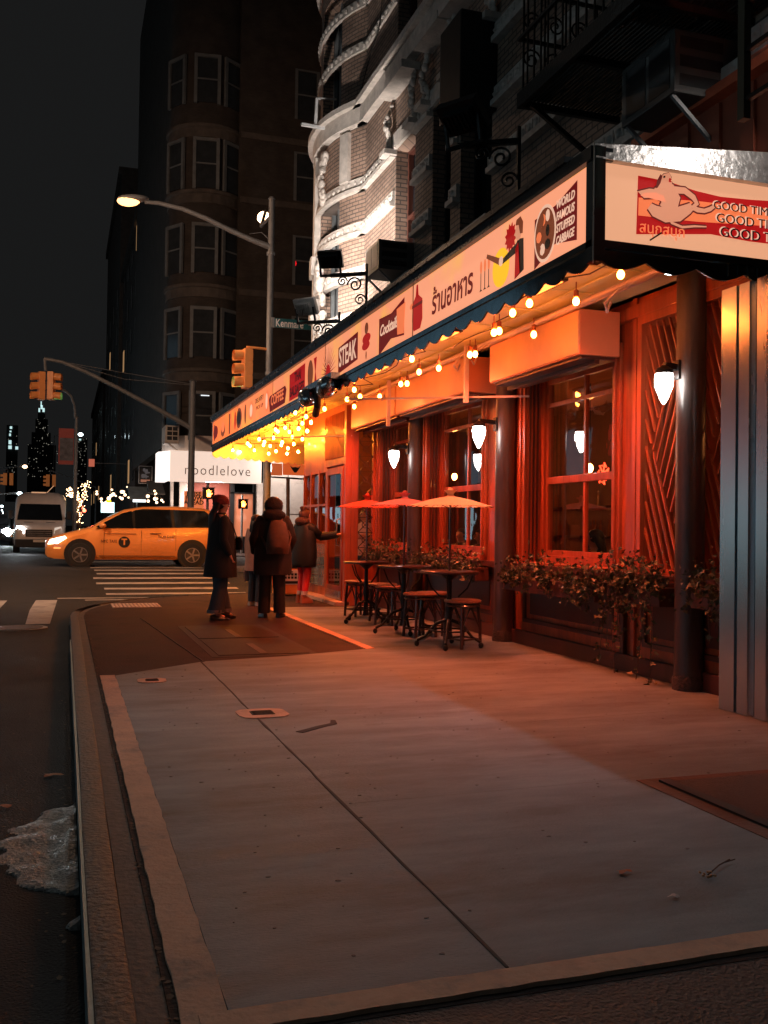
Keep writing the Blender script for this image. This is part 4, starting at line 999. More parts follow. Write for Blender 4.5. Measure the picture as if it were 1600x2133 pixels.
# ================================================================== FLOOD LIGHTS ON THE CANOPY
def flood(pc, lab, y, zt, power, aim, tilt, dark=True, x_out=None, spot=110, s=1.0, onw=True):
    # pc = lamp head centre
    t = thing('flood_light', lab, 'flood light', pc, 'flood lights on scroll brackets')
    d = (Vector(aim)-Vector(pc)).normalized(); r_ = d.cross(Vector((0,0,1))).normalized(); u = r_.cross(d)
    mb = MB(); mb.obox(Vector(pc)-d*.05*s, (r_,u,d), .24*s,.17*s,.05*s); mb.obox(Vector(pc)-d*.13*s, (r_,u,d), .17*s,.10*s,.04*s)
    for i in range(7): mb.obox(Vector(pc)-d*.17*s+r_*(-.15+.05*i)*s, (r_,u,d), .005,.09*s,.03*s)
    mb.build('housing', m_black if dark else m_grey, t, bevel=.012)
    mb = MB(); mb.obox(Vector(pc)+d*.004, (r_,u,d), .20*s,.13*s,.004)
    mb.build('lens', emat('flood_lens',(1,.95,.9),30) if power else m_glass, t)
    b0 = Vector((4.25,y,zt)); foot = Vector((pc[0],pc[1],pc[2]-.34*s))
    mb = MB(); mb.bar(Vector(pc)-d*.1+r_*.2*s, foot+r_*.2*s, .03); mb.bar(Vector(pc)-d*.1-r_*.2*s, foot-r_*.2*s, .03); mb.bar(foot-r_*.22*s, foot+r_*.22*s,.035)
    arm_end = Vector((4.35, pc[1]-.25, foot.z+.02)); mb.bar(foot, arm_end, .055)
    mb.bar(arm_end+Vector((0,0,.15)), Vector((arm_end.x, arm_end.y, 3.93)), .035); mb.lathe((arm_end.x,arm_end.y,3.93),[(.07,0),(.07,.03),(.03,.1)],8)
    ax = (foot-arm_end).normalized()
    scroll(mb, arm_end+ax*.18+Vector((0,0,-.16)), ax, .12, .014); scroll(mb, arm_end+ax*.38+Vector((0,0,-.10)), ax, .08, .012, flip=-1)
    scroll(mb, arm_end+ax*.10+Vector((0,0,-.40)), ax, .09, .012, flip=-1)
    mb.tube([Vector(pc)-d*.15, Vector(pc)-d*.2+Vector((0,0,-.2)), arm_end],.007,5)
    mb.build('bracket', m_iron, t)
    if power: add_light('SPOT','flood_lamp',Vector(pc)+d*.03,power,(1.0,.90,.82),.12,aim,spot,.6,t)
    return t
pA = onX(690,538,3.85); pB = onX(640,637,3.85); pC = onX(968,235,3.85)
flood(pA,'black flood light on a scroll bracket, aimed at the round turret',pA.y,5.0,620,(5.25,16.6,7.2),0,True,spot=120,s=.8)
flood(pB,'grey flood light above the street name sign, aimed at the turret',pB.y,4.7,300,(6.0,18.0,6.8),0,False,spot=115,s=.85)
flood(pC,'large dark unlit flood light on a bracket high above the lit sign',pC.y,5.2,0,(6,10.5,9),0,True,s=1.0)
# box high on the wall, white bracket arms on the turret
t = thing('junction_box','dark tall metal box mounted beside the third floor window','metal box',(4.9,10,8))
q = onX(975,150,4.75); mb = MB(); mb.box(4.5,4.998,q.y-.35,q.y+.35,q.z-.6,q.z+.6); mb.build('casing', m_dark, t, bevel=.02)
t = thing('turret_bracket','white metal bracket arm sticking out from the turret','bracket',(4.4,16.8,7.5))
mb = MB(); a = onY(628,259,17.4); b = onY(662,266,17.3); mb.bar(a,b+Vector((.6,0,0)),.05); mb.bar(onY(660,205,17.4),onY(657,262,17.4),.05); mb.bar(onY(660,205,17.4),onY(700,207,17.6),.03); mb.build('arm', mat('white_arm',(.6,.6,.6),.4), t)
# twin emergency spot heads hanging on the canopy edge
t = thing('twin_spotlight','pair of chrome spotlight heads fixed to the sign canopy edge','spotlight',onX(660,815,3.2))
c0 = onX(662,812,3.24)
mb = MB(); mb.box(c0.x-.02,c0.x+.1,c0.y-.75,c0.y+.75,c0.z+.05,c0.z+.13); 
for sgn in (-1,1):
    M = Matrix.Rotation(.35*sgn, 3, 'X'); mb.ell((c0.x-.02,c0.y+sgn*.52,c0.z-.04),.13,.20,.13,14,8,M)
mb.build('head', m_steelb, t, smooth=True)
mb = MB(); mb.tube([(c0.x,c0.y,c0.z),(c0.x,c0.y,c0.z-.22),(c0.x+.05,c0.y+.3,c0.z-.30)],.05,8); mb.build('mount', m_black, t)
# cctv camera dome under far end
t = thing('dome_camera','small black dome camera under the far end of the canopy','camera',onZ(632,958,3.4)); p = onZ(632,958,3.42)
mb = MB(); mb.ell(p,.07,.07,.09,12,8); mb.build('dome', m_black, t, smooth=True)
# off-picture flood light on the facade that lights the pavement
t = thing('facade_flood_light','white flood light fixed under the fire escape aimed at the sidewalk','flood light',(3.84,8.1,8.6))
mb = MB(); mb.box(3.72,3.90,7.98,8.22,8.62,8.74); mb.bar((3.84,8.1,8.7),(4.4,7.6,8.2),.05); mb.build('housing', m_black, t, bevel=.01)
add_light('SPOT','facade_lamp',(3.84,8.1,8.60),400,(.72,.93,1.0),.06,(0.8,3.9,0),68,.75,t)
# ================================================================== TABLES, STOOLS, PARASOLS
m_rat = mat('dark_bamboo',(.045,.020,.013),.32,var=.4,scale=20,coat=.3); m_seat = mat('cane_seat',(.30,.13,.07),.45,var=.3,scale=30)
def make_table(lab):
    t = thing('bistro_table', lab, 'table', (0,0,0), 'tables in front of the restaurant')
    mb = MB(); mb.lathe((0,0,.815),[(.31,0),(.325,.01),(.325,.025),(.315,.032)],32); mb.build('tabletop', m_rat, t, smooth=True)
    mb = MB(); mb.lathe((0,0,0),[(.05,.10),(.035,.16),(.028,.3),(.045,.42),(.028,.52),(.028,.74),(.10,.80),(.10,.814)],16); mb.build('column', m_iron, t, smooth=True)
    for k in range(4):
        a = pi/4+k*pi/2+.3; d = Vector((cos(a),sin(a),0)); mb = MB()
        mb.tube([d*.03+Vector((0,0,.30)), d*.14+Vector((0,0,.26)), d*.26+Vector((0,0,.12)), d*.35+Vector((0,0,.07))],[.020,.018,.015,.018],8)
        mb.ell(d*.355+Vector((0,0,.035)),.030,.030,.035,10,6); mb.build('leg', m_iron, t, smooth=True)
    mb = MB(); mb.tube([(.2*cos(a),.2*sin(a),.19) for a in [2*pi*k/24 for k in range(25)]],.010,6,caps=False)
    for k in range(4):
        a = pi/4+k*pi/2+.3; mb.tube([(.10*cos(a),.10*sin(a),.56),(.2*cos(a),.2*sin(a),.66),(.26*cos(a),.26*sin(a),.80)],.010,6)
    mb.build('brace', m_iron, t, smooth=True)
    return t
def make_stool(lab, n=0):
    t = thing('bamboo_stool', lab, 'stool', (0,0,0), 'stools in front of the restaurant')
    mb = MB(); mb.lathe((0,0,.495),[(.17,0),(.205,.008),(.208,.026),(.19,.036),(.0001,.034)],28); mb.build('seat', m_seat, t, smooth=True)
    for k in range(4):
        a = pi/4+k*pi/2; mb = MB(); mb.tube([(.20*cos(a),.20*sin(a),0.0),(.19*cos(a),.19*sin(a),.25),(.165*cos(a),.165*sin(a),.50)],[.019,.017,.017],8)
        for z in (.12,.3): mb.lathe((.196*cos(a),.196*sin(a),z),[(.017,0),(.021,.006),(.017,.012)],8)
        mb.build('leg', m_rat, t, smooth=True)
    mb = MB()
    for k in range(4):
        a0 = pi/4+k*pi/2; a1 = a0+pi/2; p = Vector((.19*cos(a0),.19*sin(a0),.10)); q = Vector((.19*cos(a1),.19*sin(a1),.10)); mb.tube([p,q],.011,6)
        m_ = (p+q)/2; mb.tube([p+Vector((0,0,.12)), m_*.95+Vector((0,0,.36)), q+Vector((0,0,.12))],.010,6)
    mb.tube([(.185*cos(a),.185*sin(a),.465) for a in [2*pi*k/24 for k in range(25)]],.012,6,caps=False)
    mb.build('stretcher', m_rat, t, smooth=True)
    return t
TAB = [(4.05,9.85),(4.03,11.3),(3.98,12.7)]
tb = make_table('dark round bistro table under the pale orange parasol'); tb.location = (*TAB[0],.006)
dup(tb,(*TAB[1],.006),.4,'dark round bistro table under the pink parasol, middle of three'); dup(tb,(*TAB[2],.006),.9,'dark round bistro table under the red parasol, nearest the door')
st = make_stool('dark bamboo stool nearest the camera, by the pillar')
q = onZ(974,1352,.006); st.location = (q.x,q.y+.15,.006); st.rotation_euler = (0,0,.35)
mb = MB(); 
for i,(px,py,rz,lab) in enumerate([(900,1322,1.1,'bamboo stool with an orange lit seat, second from the camera'),(874,1326,.2,'bamboo stool left of the nearest table legs'),(812,1301,.6,'bamboo stool between the middle and nearest tables'),(797,1293,.9,'bamboo stool with a lit seat beside the middle table'),(746,1283,.3,'bamboo stool farthest from the camera near the entrance door')]):
    q = onZ(px,py,.006); dup(st,(q.x,q.y,.006),rz,lab)
def parasol(x, y, lab, m, rr, zr, zt, rz, tilt=0):
    t = thing('paper_parasol', lab, 'parasol', (x,y,.85), 'paper parasols on the tables', rz)
    t.location = (0,0,0)
    mb = MB(); n = 24; T = mb.b.verts.new((0,0,zt)); R1 = []; R2 = []
    for k in range(n):
        a = 2*pi*k/n; R1.append(mb.b.verts.new((rr*.5*cos(a),rr*.5*sin(a),zt-(zt-zr)*.42))); R2.append(mb.b.verts.new((rr*cos(a),rr*sin(a),zr)))
    for k in range(n):
        j = (k+1)%n; mb.b.faces.new((T,R1[k],R1[j])); mb.b.faces.new((R1[k],R2[k],R2[j],R1[j]))
    c = mb.build('canopy', m, t)
    mb = MB()
    for k in range(n):
        a = 2*pi*k/n; mb.tube([(0,0,zt-.008),(rr*.5*cos(a),rr*.5*sin(a),zt-(zt-zr)*.42-.006),(rr*cos(a),rr*sin(a),zr-.006)],.0035,4)
        if k%2 == 0: mb.tube([(0,0,zr-.03),(rr*.45*cos(a),rr*.45*sin(a),zt-(zt-zr)*.38-.01)],.0028,4)
    mb.build('rib', m_rat, t)
    mb = MB(); mb.lathe((0,0,0),[(.013,.84),(.013,zt+.01)],8); mb.lathe((0,0,0),[(.02,.60-.0),(.018,.845)],8); mb.build('pole', m_rat, t, smooth=True)
    mb = MB(); mb.lathe((0,0,zt),[(.05,-.012),(.035,.01),(.045,.03),(.075,.055),(.04,.05),(.022,.085),(.001,.09)],8); mb.build('finial', m, t)
    t.location = (x,y,0); return t
def paper(name, c):
    m = mat(name, c, .75, var=.1, scale=6); nt = m.node_tree; N = nt.nodes; b = N['Principled BSDF']
    tr = N.new('ShaderNodeBsdfTranslucent'); tr.inputs['Color'].default_value = (*c,1); mx = N.new('ShaderNodeMixShader'); mx.inputs[0].default_value = .45
    nt.links.new(b.outputs[0],mx.inputs[1]); nt.links.new(tr.outputs[0],mx.inputs[2]); nt.links.new(mx.outputs[0],N['Material Output'].inputs['Surface']); return m
parasol(TAB[0][0],TAB[0][1],'pale orange paper parasol with dark ribs, nearest the camera',paper('paper_orange',(.95,.72,.52)),.475,1.565,1.685,.1)
parasol(TAB[1][0],TAB[1][1],'pink paper parasol between the orange and the red one',paper('paper_pink',(.80,.28,.30)),.43,1.60,1.70,.2)
parasol(TAB[2][0],TAB[2][1],'red paper parasol nearest the entrance door',paper('paper_red',(.75,.10,.05)),.43,1.60,1.71,.3)
# ================================================================== PLANTERS WITH IVY
m_leaf = [mat('ivy_leaf',(.045,.055,.022),.45,var=.4,scale=9), mat('ivy_leaf_pale',(.17,.13,.06),.5,var=.3,scale=9)]
def ivy(y0, y1, zc_, lab, hang, seed, n=520):
    r = random.Random(seed); t = thing('ivy_planter', lab, 'planter', (4.85,(y0+y1)/2,zc_-.3), 'ivy planters under the windows')
    mb = MB(); mb.box(4.80,4.985,y0+.05,y1-.05,zc_-.30,zc_-.14); mb.build('planter', m_woodd, t, bevel=.006)
    mb = MB(); st_ = MB(); bmi = mb.b.faces
    trails = [(r.uniform(y0+.05,y1-.05), r.uniform(.05,hang)) for _ in range(int(7*(y1-y0))+2)]+[(y0+.12,hang*1.1),(y0+.28,hang)]
    for k in range(n):
        if r.random() < .62:
            y = r.uniform(y0,y1); z = zc_ + r.gauss(-.06,.085)*1.1; x = 4.86+r.uniform(-.16,.13)
        else:
            ty, h = r.choice(trails); f = r.random(); y = ty+r.gauss(0,.035)+.05*sin(f*6+ty*9); z = zc_-.1-f*h; x = 4.76+r.uniform(-.05,.05)
        s = r.uniform(.016,.050); M = Matrix.Rotation(r.uniform(0,6.28),3,'Z')@Matrix.Rotation(r.uniform(.3,1.6),3,'X')@Matrix.Rotation(r.uniform(0,6.28),3,'Z')
        o = [(0,-.5),(.35,-.62),(.28,-.25),(.72,-.05),(.3,.12),(.02,.85),(-.3,.12),(-.72,-.05),(-.28,-.25),(-.35,-.62)]
        vs = [mb.b.verts.new(Vector((x,y,z))+M@Vector((a*s,b*s,abs(a)*.35*s))) for a,b in o]
        f_ = mb.b.faces.new(vs); f_.material_index = 1 if r.random() < .22 else 0
    for ty, h in trails:
        st_.tube([(4.84,ty,zc_-.12),(4.77,ty+.02,zc_-.14),(4.755,ty+.05*sin(3+ty*9),zc_-.1-h*.5),(4.76,ty+.05*sin(6+ty*9),zc_-.1-h)],.004,4)
    mb.build('foliage', m_leaf, t); st_.build('vine', mat('vine',(.10,.05,.03),.6), t)
ivy(8.0,10.1,.93,'ivy planter under the window nearest the camera',.28,1,1050)
ivy(6.95,7.95,.97,'ivy planter trailing almost to the ground below the nearer lattice',.85,2,900)
ivy(6.0,6.62,1.0,'ivy planter between the nearest pillar and the steel cladding',.45,3,300)
ivy(10.8,13.2,.98,'ivy planter behind the tables under the middle window',.20,4,1050)
ivy(13.6,15.4,1.02,'ivy planter under the far window beside the door',.15,5,640)
# ================================================================== POLES AND SIGNALS
def signal_head(name_lab, c, d, par=None, lit=2, group=None, s=1.0, col=(0.05,1,.75)):
    c = Vector(c); d = Vector(d).normalized(); r_ = d.cross(Vector((0,0,1))).normalized(); u = Vector((0,0,1))
    t = thing('traffic_signal', name_lab, 'traffic signal', c, group)
    if par is not None:
        del t['category']; del t['label']
        if group: del t['group']
        t.parent = par; t.location = c - wloc(par)
    mb = MB()
    mb.obox(c, (r_,d,u), .17*s,.11*s,.53*s)
    for k in range(3): mb.obox(c+u*(-.355+.355*k)*s-d*.0, (r_,d,u), .178*s,.115*s,.15*s)
    mb.build('housing', m_yelsig, t, bevel=.015)
    for k in range(3):
        p = c+u*(-.355+.355*k)*s+d*.11*s
        mb = MB(); n = 14
        A = []; B = []
        for i in range(n+1):
            a = -pi*.32+pi*1.64*i/n; v = r_*cos(a)+u*sin(a); A.append(p+v*.145*s); B.append(p+v*.150*s+d*(.27 if 1 else .2)*s-u*.03*s)
        va = [mb.b.verts.new(q) for q in A]; vb_ = [mb.b.verts.new(q) for q in B]
        for i in range(n): mb.b.faces.new((va[i],vb_[i],vb_[i+1],va[i+1]))
        mb.build('visor', m_yelsig, t)
        mb = MB(); mb.ell(p+d*.005,.12*s,.12*s,.12*s,12,6,Matrix.Scale(.25,3,d)) ; 
        mb.build('lens', emat('green_lens',col,5) if k == (0 if lit == 0 else 99) else m_dark, t)
    return t
def pole_thing(lab, x, y, z0, z1, r0, r1, cat='street lamp', name='street_lamp', m=m_greyd):
    t = thing(name, lab, cat, (x,y,z0)); mb = MB(); mb.lathe((x,y,z0),[(r0*1.8,0),(r0*1.8,.25),(r0*1.1,.35),(r0,.4),(r1,z1-z0),(r1*1.25,z1-z0+.02),(r1*.6,z1-z0+.08)],12); mb.build('pole', m, t, smooth=True); return t
# near pole with two lamps, signal, street name sign
PX, PY = 5.32, 26.3
t = thing('traffic_island','small raised concrete island under the tall lamp post','traffic island',(PX,PY,0)); mb = MB(); mb.lathe((PX,PY,-.1),[(1.0,0),(1.0,.29),(.96,.31)],20); mb.build('kerb', m_gutter, t)
lp = pole_thing('tall grey lamp post with a long curved arm, glowing lamp head and street name sign', PX, PY, .2, 10.45, .105, .085)
arm = [onY(a,b,PY) for a,b in [(562,514),(525,500),(480,480),(430,455),(380,435),(330,423),(302,421)]]
mb = MB(); mb.tube(arm,[.085,.075,.07,.065,.06,.055,.05],10); mb.tube([onY(562,500,PY),onY(545,484,PY),onY(520,487,PY)],.012,5); mb.build('arm', m_greyd, lp, smooth=True)
hp = onY(276,418,PY); mb = MB(); M = Matrix.Rotation(radians(-6),3,'Y'); mb.ell(hp+Vector((0.02,0,.06)),.42,.18,.10,14,8,M); mb.build('lamp_head', m_grey, lp, smooth=True)
mb = MB(); mb.ell(hp+Vector((-.10,0,-.02)),.30,.16,.14,14,8,M); mb.build('lamp_glass', emat('street_glow',(1,.42,.15),4.5), lp, smooth=True)
add_light('SPOT','street_light',hp+Vector((-.1,0,-.15)),1500,(1,.60,.36),.25,(hp.x-1,PY-4,0),150,.6,lp)
h2 = onY(549,453,PY+3); mb = MB(); mb.tube([(PX,PY,10.0),(PX,PY+1.5,10.15),(h2.x,h2.y-.3,h2.z+.1)],.05,8); mb.build('arm', m_greyd, lp)
mb = MB(); mb.ell(h2,.19,.30,.17,12,8); mb.build('lamp_glass', emat('street_glow2',(1,.55,.28),12), lp, smooth=True)
mb = MB()
for z in (8.9,5.55,5.1,3.9,3.2): mb.lathe((PX,PY,z),[(.115,0),(.12,.02),(.12,.06),(.115,.08)],12)
mb.build('band', m_grey, lp)
t = thing('street_name_sign','teal street name sign reading Kenmare St on the lamp post','street sign',(5.5,PY-.1,4.8))
a = onY(568,662,PY-.13); b = onY(654,688,PY-.13); mb = MB(); mb.box(a.x,a.x+1.22,PY-.13,PY-.10,b.z,a.z); mb.build('sign_plate', m_green, t, bevel=.003)
mb = MB(); mb.box(a.x-.03,a.x+.05,PY-.15,PY-.08,b.z-.01,a.z+.01); mb.build('clamp', m_grey, t)
mw_ = mat('sign_white',(.75,.72,.70),.4); zt_ = (a.z+b.z)/2
text_mesh('Kenmare', .30, lambda x,y,z:(a.x+.08+x,PY-.133-z,zt_-.01+y),'sign_lettering',mw_,t,bold=.004,align='LEFT',sx=.72)
text_mesh('ST', .14, lambda x,y,z:(a.x+.96+x,PY-.133-z,zt_+.07+y),'sign_lettering',mw_,t,bold=.002,align='LEFT',sx=.8)
c = onY(516,767,PY-.2)
sg = signal_head('yellow traffic signal seen from the side on the tall lamp post', (c.x,PY-.1,c.z), (-1,-.12,0), lit=0, s=1.02)
mb = MB()
for py in (724,806): q = onY(530,py,PY-.1); mb.tube([(c.x-.02,PY-.1,q.z),(PX,PY,q.z)],.035,8)
mb.build('bracket', m_yelsig, sg)
# far mast arm with a pair of heads
MX = onY(400,900,37.5)
mp = pole_thing('grey signal mast with a long sloping arm at the far corner beyond the taxi', MX.x, 37.5, .05, onY(400,795,37.5).z, .13, .12, 'signal mast', 'signal_mast')
mb = MB(); mb.tube([onY(a,b,37.5) for a,b in [(401,893),(365,872),(310,842),(240,805),(180,775),(130,754),(92,747)]],[.10,.095,.085,.08,.07,.065,.06],10); mb.tube([onY(93,747,37.5),onY(95,772,37.5)],.05,8); mb.build('arm', m_greyd, mp, smooth=True)
mb = MB(); mb.tube([onY(a,b,37.5) for a,b in [(100,748),(250,775),(398,800)]],.012,4); mb.tube([onY(a,b,37.5) for a,b in [(140,756),(260,790),(398,802)]],.012,4); mb.build('guy_wire', m_grey, mp)
c = onY(86,804,37.5); signal_head('yellow traffic signal on the mast arm, its visors pointing left',(c.x,37.5,c.z),(-1,-.25,0),s=.98, lit=2, group='signals on the mast arm')
c = onY(107,804,37.5); signal_head('yellow traffic signal on the mast arm, visors pointing right with a teal light',(c.x,37.5,c.z),(1,-.25,0),s=.98, lit=0, group='signals on the mast arm')
# pedestrian signals at far corner
m_hand = emat('orange_hand',(1,.20,.03),24)
def ped(lab, px, py, Y, s, pole=True, lit=True):
    p = onY(px,py,Y); t = thing('pedestrian_signal', lab, 'pedestrian signal', p)
    mb = MB(); mb.box(p.x-.22*s,p.x+.22*s,Y,Y+.2,p.z-.22*s,p.z+.22*s); mb.box(p.x-.25*s,p.x+.25*s,Y-.1,Y,p.z+.22*s,p.z+.24*s); mb.build('housing', m_black, t)
    if lit:
        mb = MB(); mb.box(p.x-.07*s,p.x+.07*s,Y-.02,Y-.004,p.z-.13*s,p.z+.02*s)
        for k,(dx,h,sl) in enumerate(((-.06,.10,-.02),(-.02,.14,0),(.02,.13,.0),(.06,.09,.02))): mb.bar((p.x+dx*s,Y-.012,p.z+.02*s),(p.x+(dx+sl)*s,Y-.012,p.z+(.02+h)*s),.03*s,.016)
        mb.bar((p.x+.06*s,Y-.012,p.z-.07*s),(p.x+.13*s,Y-.012,p.z+.01*s),.03*s,.016); mb.build('hand', m_hand, t)
    if pole: mb = MB(); mb.tube([(p.x,Y+.3,.1),(p.x,Y+.3,p.z+.4)],.05,8); mb.bar((p.x,Y+.3,p.z),(p.x,Y+.1,p.z),.06); mb.build('pole', m_greyd, t)
    return t
ped('pedestrian signal with a glowing orange hand above the red beret',435,1028,36.0,0.95)
ped('pedestrian signal with an orange hand seen through the shop window',507,1050,40.5,.9)
# box signs under the far end of the canopy (hanging signs on the far shop)
t = thing('hanging_box_sign','orange box sign with a dark bull head hanging beyond the canopy','sign',onY(618,975,30)); a = onY(592,963,30); b = onY(638,990,30)
mb = MB(); mb.box(a.x,b.x,30,30.2,b.z,a.z); mb.build('board', emat('or_box',(.55,.09,.02),.9), t)
mb = MB(); q = (a+b)/2; mb.prism([(-.16,.1),(-.08,.04),(0,.06),(.08,.04),(.16,.1),(.1,-.02),(.03,-.12),(-.03,-.12),(-.1,-.02)], lambda u,v:(q.x+u*1.1,29.98,q.z+v), lambda u,v:(q.x+u*1.1,29.99,q.z+v)); mb.bar((a.x-.5,30.1,b.z-.08),(b.x,30.1,b.z-.12),.05); mb.build('emblem', m_dark, t)
a = onY(566,965,30); b = onY(588,990,30); t = thing('hanging_box_sign','small orange box sign with a white lamp beside it, left of the bull head sign','sign',a); mb = MB(); mb.box(a.x,b.x,30,30.2,b.z,a.z); mb.build('board', emat('or_box2',(.5,.10,.03),.8), t)
mb = MB(); q = onY(563,975,30); mb.ell((q.x,30,q.z),.05,.05,.16,8,6); mb.build('lamp', emat('cold_lamp',(.8,.95,1),6), t)
for o_ in (t,): 
    mb = MB(); mb.tube([onY(600,996,30.1), onY(600,1180,30.1)],.06,8); mb.build('pole', m_rust, t)
# ================================================================== FAR CORNER BUILDING WITH NOODLE SHOP
YB = 42.0
fb = thing('corner_building','dark corner tenement with rounded bay across the street above the white noodle shop','building',(10,46,0))
LX = onY(352,900,YB).x; RX = LX+32; tc = onY(418,900,YB+1.0); tcx, tcy, tr = tc.x+.1, YB+1.35, 1.65
def Zat(py, px=420, Y=YB): return onY(px, py, Y).z
winc = [(122,218),(295,395),(472,570),(645,745),(820,915)]
wz = [(Zat(b),Zat(a)) for a,b in winc]
rx0, rx1 = onY(610,500,YB).x, onY(662,500,YB).x
mb = MB()
wall_open(mb,'y',YB,YB+.4,tcx+tr*.75,RX,5.2,36,[(x0,x1,Zat(b,635),Zat(a,635)) for a,b in ((145,250),(318,420),(492,595),(660,760),(835,930)) for x0,x1 in ((rx0,rx1),(rx1+2.0,rx1+3.1))])
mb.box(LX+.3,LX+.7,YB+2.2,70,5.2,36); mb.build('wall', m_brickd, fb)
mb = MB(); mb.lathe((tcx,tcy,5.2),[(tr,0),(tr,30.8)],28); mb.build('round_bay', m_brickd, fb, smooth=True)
mb = MB()
for py in (268,405,600,775,915):
    z = Zat(py); mb.lathe((tcx,tcy,z),[(tr+.02,-.45),(tr+.06,-.43),(tr+.06,-.05),(tr+.14,0),(tr+.14,.12),(tr+.02,.14)],28); mb.box(tcx+tr*.8,RX,YB-.06,YB-.001,z-.15,z+.12)
mb.build('band', m_dstone, fb)
def farwin(cx, cyy, ang, w_, z0, z1, nm='window', lit=None):
    # framed window set on the bay surface, ang = outward direction
    d = Vector((cos(ang),sin(ang),0)); r_ = Vector((-sin(ang),cos(ang),0)); u = Vector((0,0,1)); c = Vector((cx,cyy,(z0+z1)/2)); h = (z1-z0)/2
    mb = MB(); mb.obox(c+d*.02,(r_,d,u),w_/2,.03,h); o = mb.build(nm, lit or mat('far_glass',(.03,.034,.038),.15), fb)
    mb = MB(); 
    for s_ in (-1,1): mb.obox(c+d*.06+r_*s_*(w_/2),(r_,d,u),.07,.05,h+.07)
    mb.obox(c+d*.06+u*h,(r_,d,u),w_/2-.07,.05,.07); mb.obox(c+d*.05,(r_,d,u),w_/2-.07,.03,.03); mb.build('frame', m_dframe, o)
for z0,z1 in wz:
    for deg in (262,212,305): a = radians(deg); farwin(tcx+tr*cos(a),tcy+tr*sin(a),a,1.0,z0,z1)
for a_,b_ in ((145,250),(318,420),(492,595),(660,760)):
    z0, z1 = Zat(b_,635), Zat(a_,635)
    for x0,x1 in ((rx0,rx1),(rx1+2.0,rx1+3.1)): farwin((x0+x1)/2,YB+.12,radians(270),x1-x0-.14,z0,z1)
q = onY(613,548,YB+.05); mb = MB(); mb.ell((q.x,YB+.07,q.z),.11,.05,.16,10,6); mb.build('red_window_light', emat('red_spot',(1,.01,.02),.9), fb)
q = onY(425,826,YB); mb = MB(); mb.bar((q.x-.18,YB-.36,q.z),(q.x+.18,YB-.36,q.z),.04); mb.build('ceiling_lamp', emat('tube_lamp',(.8,.85,.9),1.2), fb)
# air conditioner on bay
p = onY(352,903,YB-.5); t = thing('air_conditioner','white gridded air conditioner on the dark corner building above the noodle shop','air conditioner',p)
mb = MB(); mb.box(p.x-.18,p.x+.38,p.y-.3,p.y+1.2,p.z-.38,p.z+.32); cs = mb.build('casing', mat('ac_white',(.62,.56,.5),.5), t, bevel=.01)
mb = MB()
for i in range(2):
    for j in range(3): mb.box(p.x-.10+i*.23,p.x+.10+i*.23,p.y-.308,p.y-.30,p.z-.30+j*.2,p.z-.14+j*.2)
mb.build('vent', m_dark, cs)
mb = MB(); mb.bar((p.x-.1,p.y-.2,p.z-.4),(p.x+.5,p.y+.4,p.z-.75),.06); mb.box(p.x-.2,p.x+.4,p.y-.3,p.y+.8,p.z-.44,p.z-.39); mb.build('strut', mat('ac_white'.replace('white','w2'),(.5,.45,.4),.5), t)
# white ground floor
ns = thing('noodle_shop','white noodle shop front with lit box sign reading noodlelove on the far corner','shop',(8,42,0))
zb0, zb1 = Zat(1005), Zat(942); zw = 5.2
mb = MB(); mb.lathe((tcx,tcy-.1,zb1-.1),[(tr+.1,0),(tr+.1,zw-zb1+.1)],28); mb.box(tcx,RX,YB-.12,YB+.3,zb1,zw); mb.build('fascia', m_white, ns, smooth=True, angle=30)
sx0, sx1 = onY(354,975,YB-.5).x, onY(545,975,YB-.5).x
mb = MB(); mb.box(sx0,sx1,YB-.5,YB-.1,zb0,zb1); sb_ = mb.build('sign_box', emat('shop_sign',(.78,.60,.50),1.0,base=(.7,.65,.6)), ns)
mb = MB(); mb.prism([(sx0-.02,YB-.5),(sx0-.42,YB+.4),(sx0-.42,YB+1.6),(sx0-.02,YB+1.6)], lambda x,y:(x,y,zb0+.02), lambda x,y:(x,y,zb1-.02)); mb.build('sign_box', emat('shop_sign_side',(1,.9,.84),1.3), ns)
m_let = mat('letter_grey',(.25,.20,.19),.5)
cxm = onY(454,981,YB-.5); 
o = text_mesh('noodlelove', .62, lambda x,y,z:(cxm.x+x,YB-.505-z,cxm.z+y),'sign_lettering',m_let,ns,bold=-.004,space=1.18)
wx = [v.co.x for v in o.data.vertices]; k_ = (onY(522,981,YB-.5).x-onY(386,981,YB-.5).x)/(max(wx)-min(wx)); mid_ = (max(wx)+min(wx))/2
for v in o.data.vertices: v.co.x = mid_+(v.co.x-mid_)*k_
mb = MB()
def wcol(px0, px1, y=YB, z0=.1, z1=None): mb.box(onY(px0,1000,y).x, onY(px1,1000,y).x, y, y+.25, z0, z1 or zb0+.05)
wcol(375,392); wcol(356,362); wcol(536,548); wcol(560,643); wcol(404,480,YB+.05,.1,.9); wcol(550,700,YB+.4,.1,5.3)
add_light('AREA','wall_fill_light',(onY(605,1000,YB-1.5).x,YB-1.3,5.0),90,(1,.86,.78),.8,(onY(605,1000,YB).x,YB+.4,2.0),parent=ns)  # bodiless fill light added to brighten the white wall
mb.build('wall', m_white, ns)
mb = MB(); mb.box(onY(600,1000,YB).x-.01, onY(600,1000,YB).x+.02, YB-.01, YB, .1, 4.0); mb.box(onY(560,1000,YB).x,onY(643,1000,YB).x,YB-.01,YB,1.9,1.93); mb.build('wall_seam', m_dstone, ns)
mb = MB()
for a_,b_ in ((480,489),(528,531),): mb.box(onY(a_,1000,YB-.05).x,onY(b_,1000,YB-.05).x,YB-.05,YB+.1,.1,zb0)
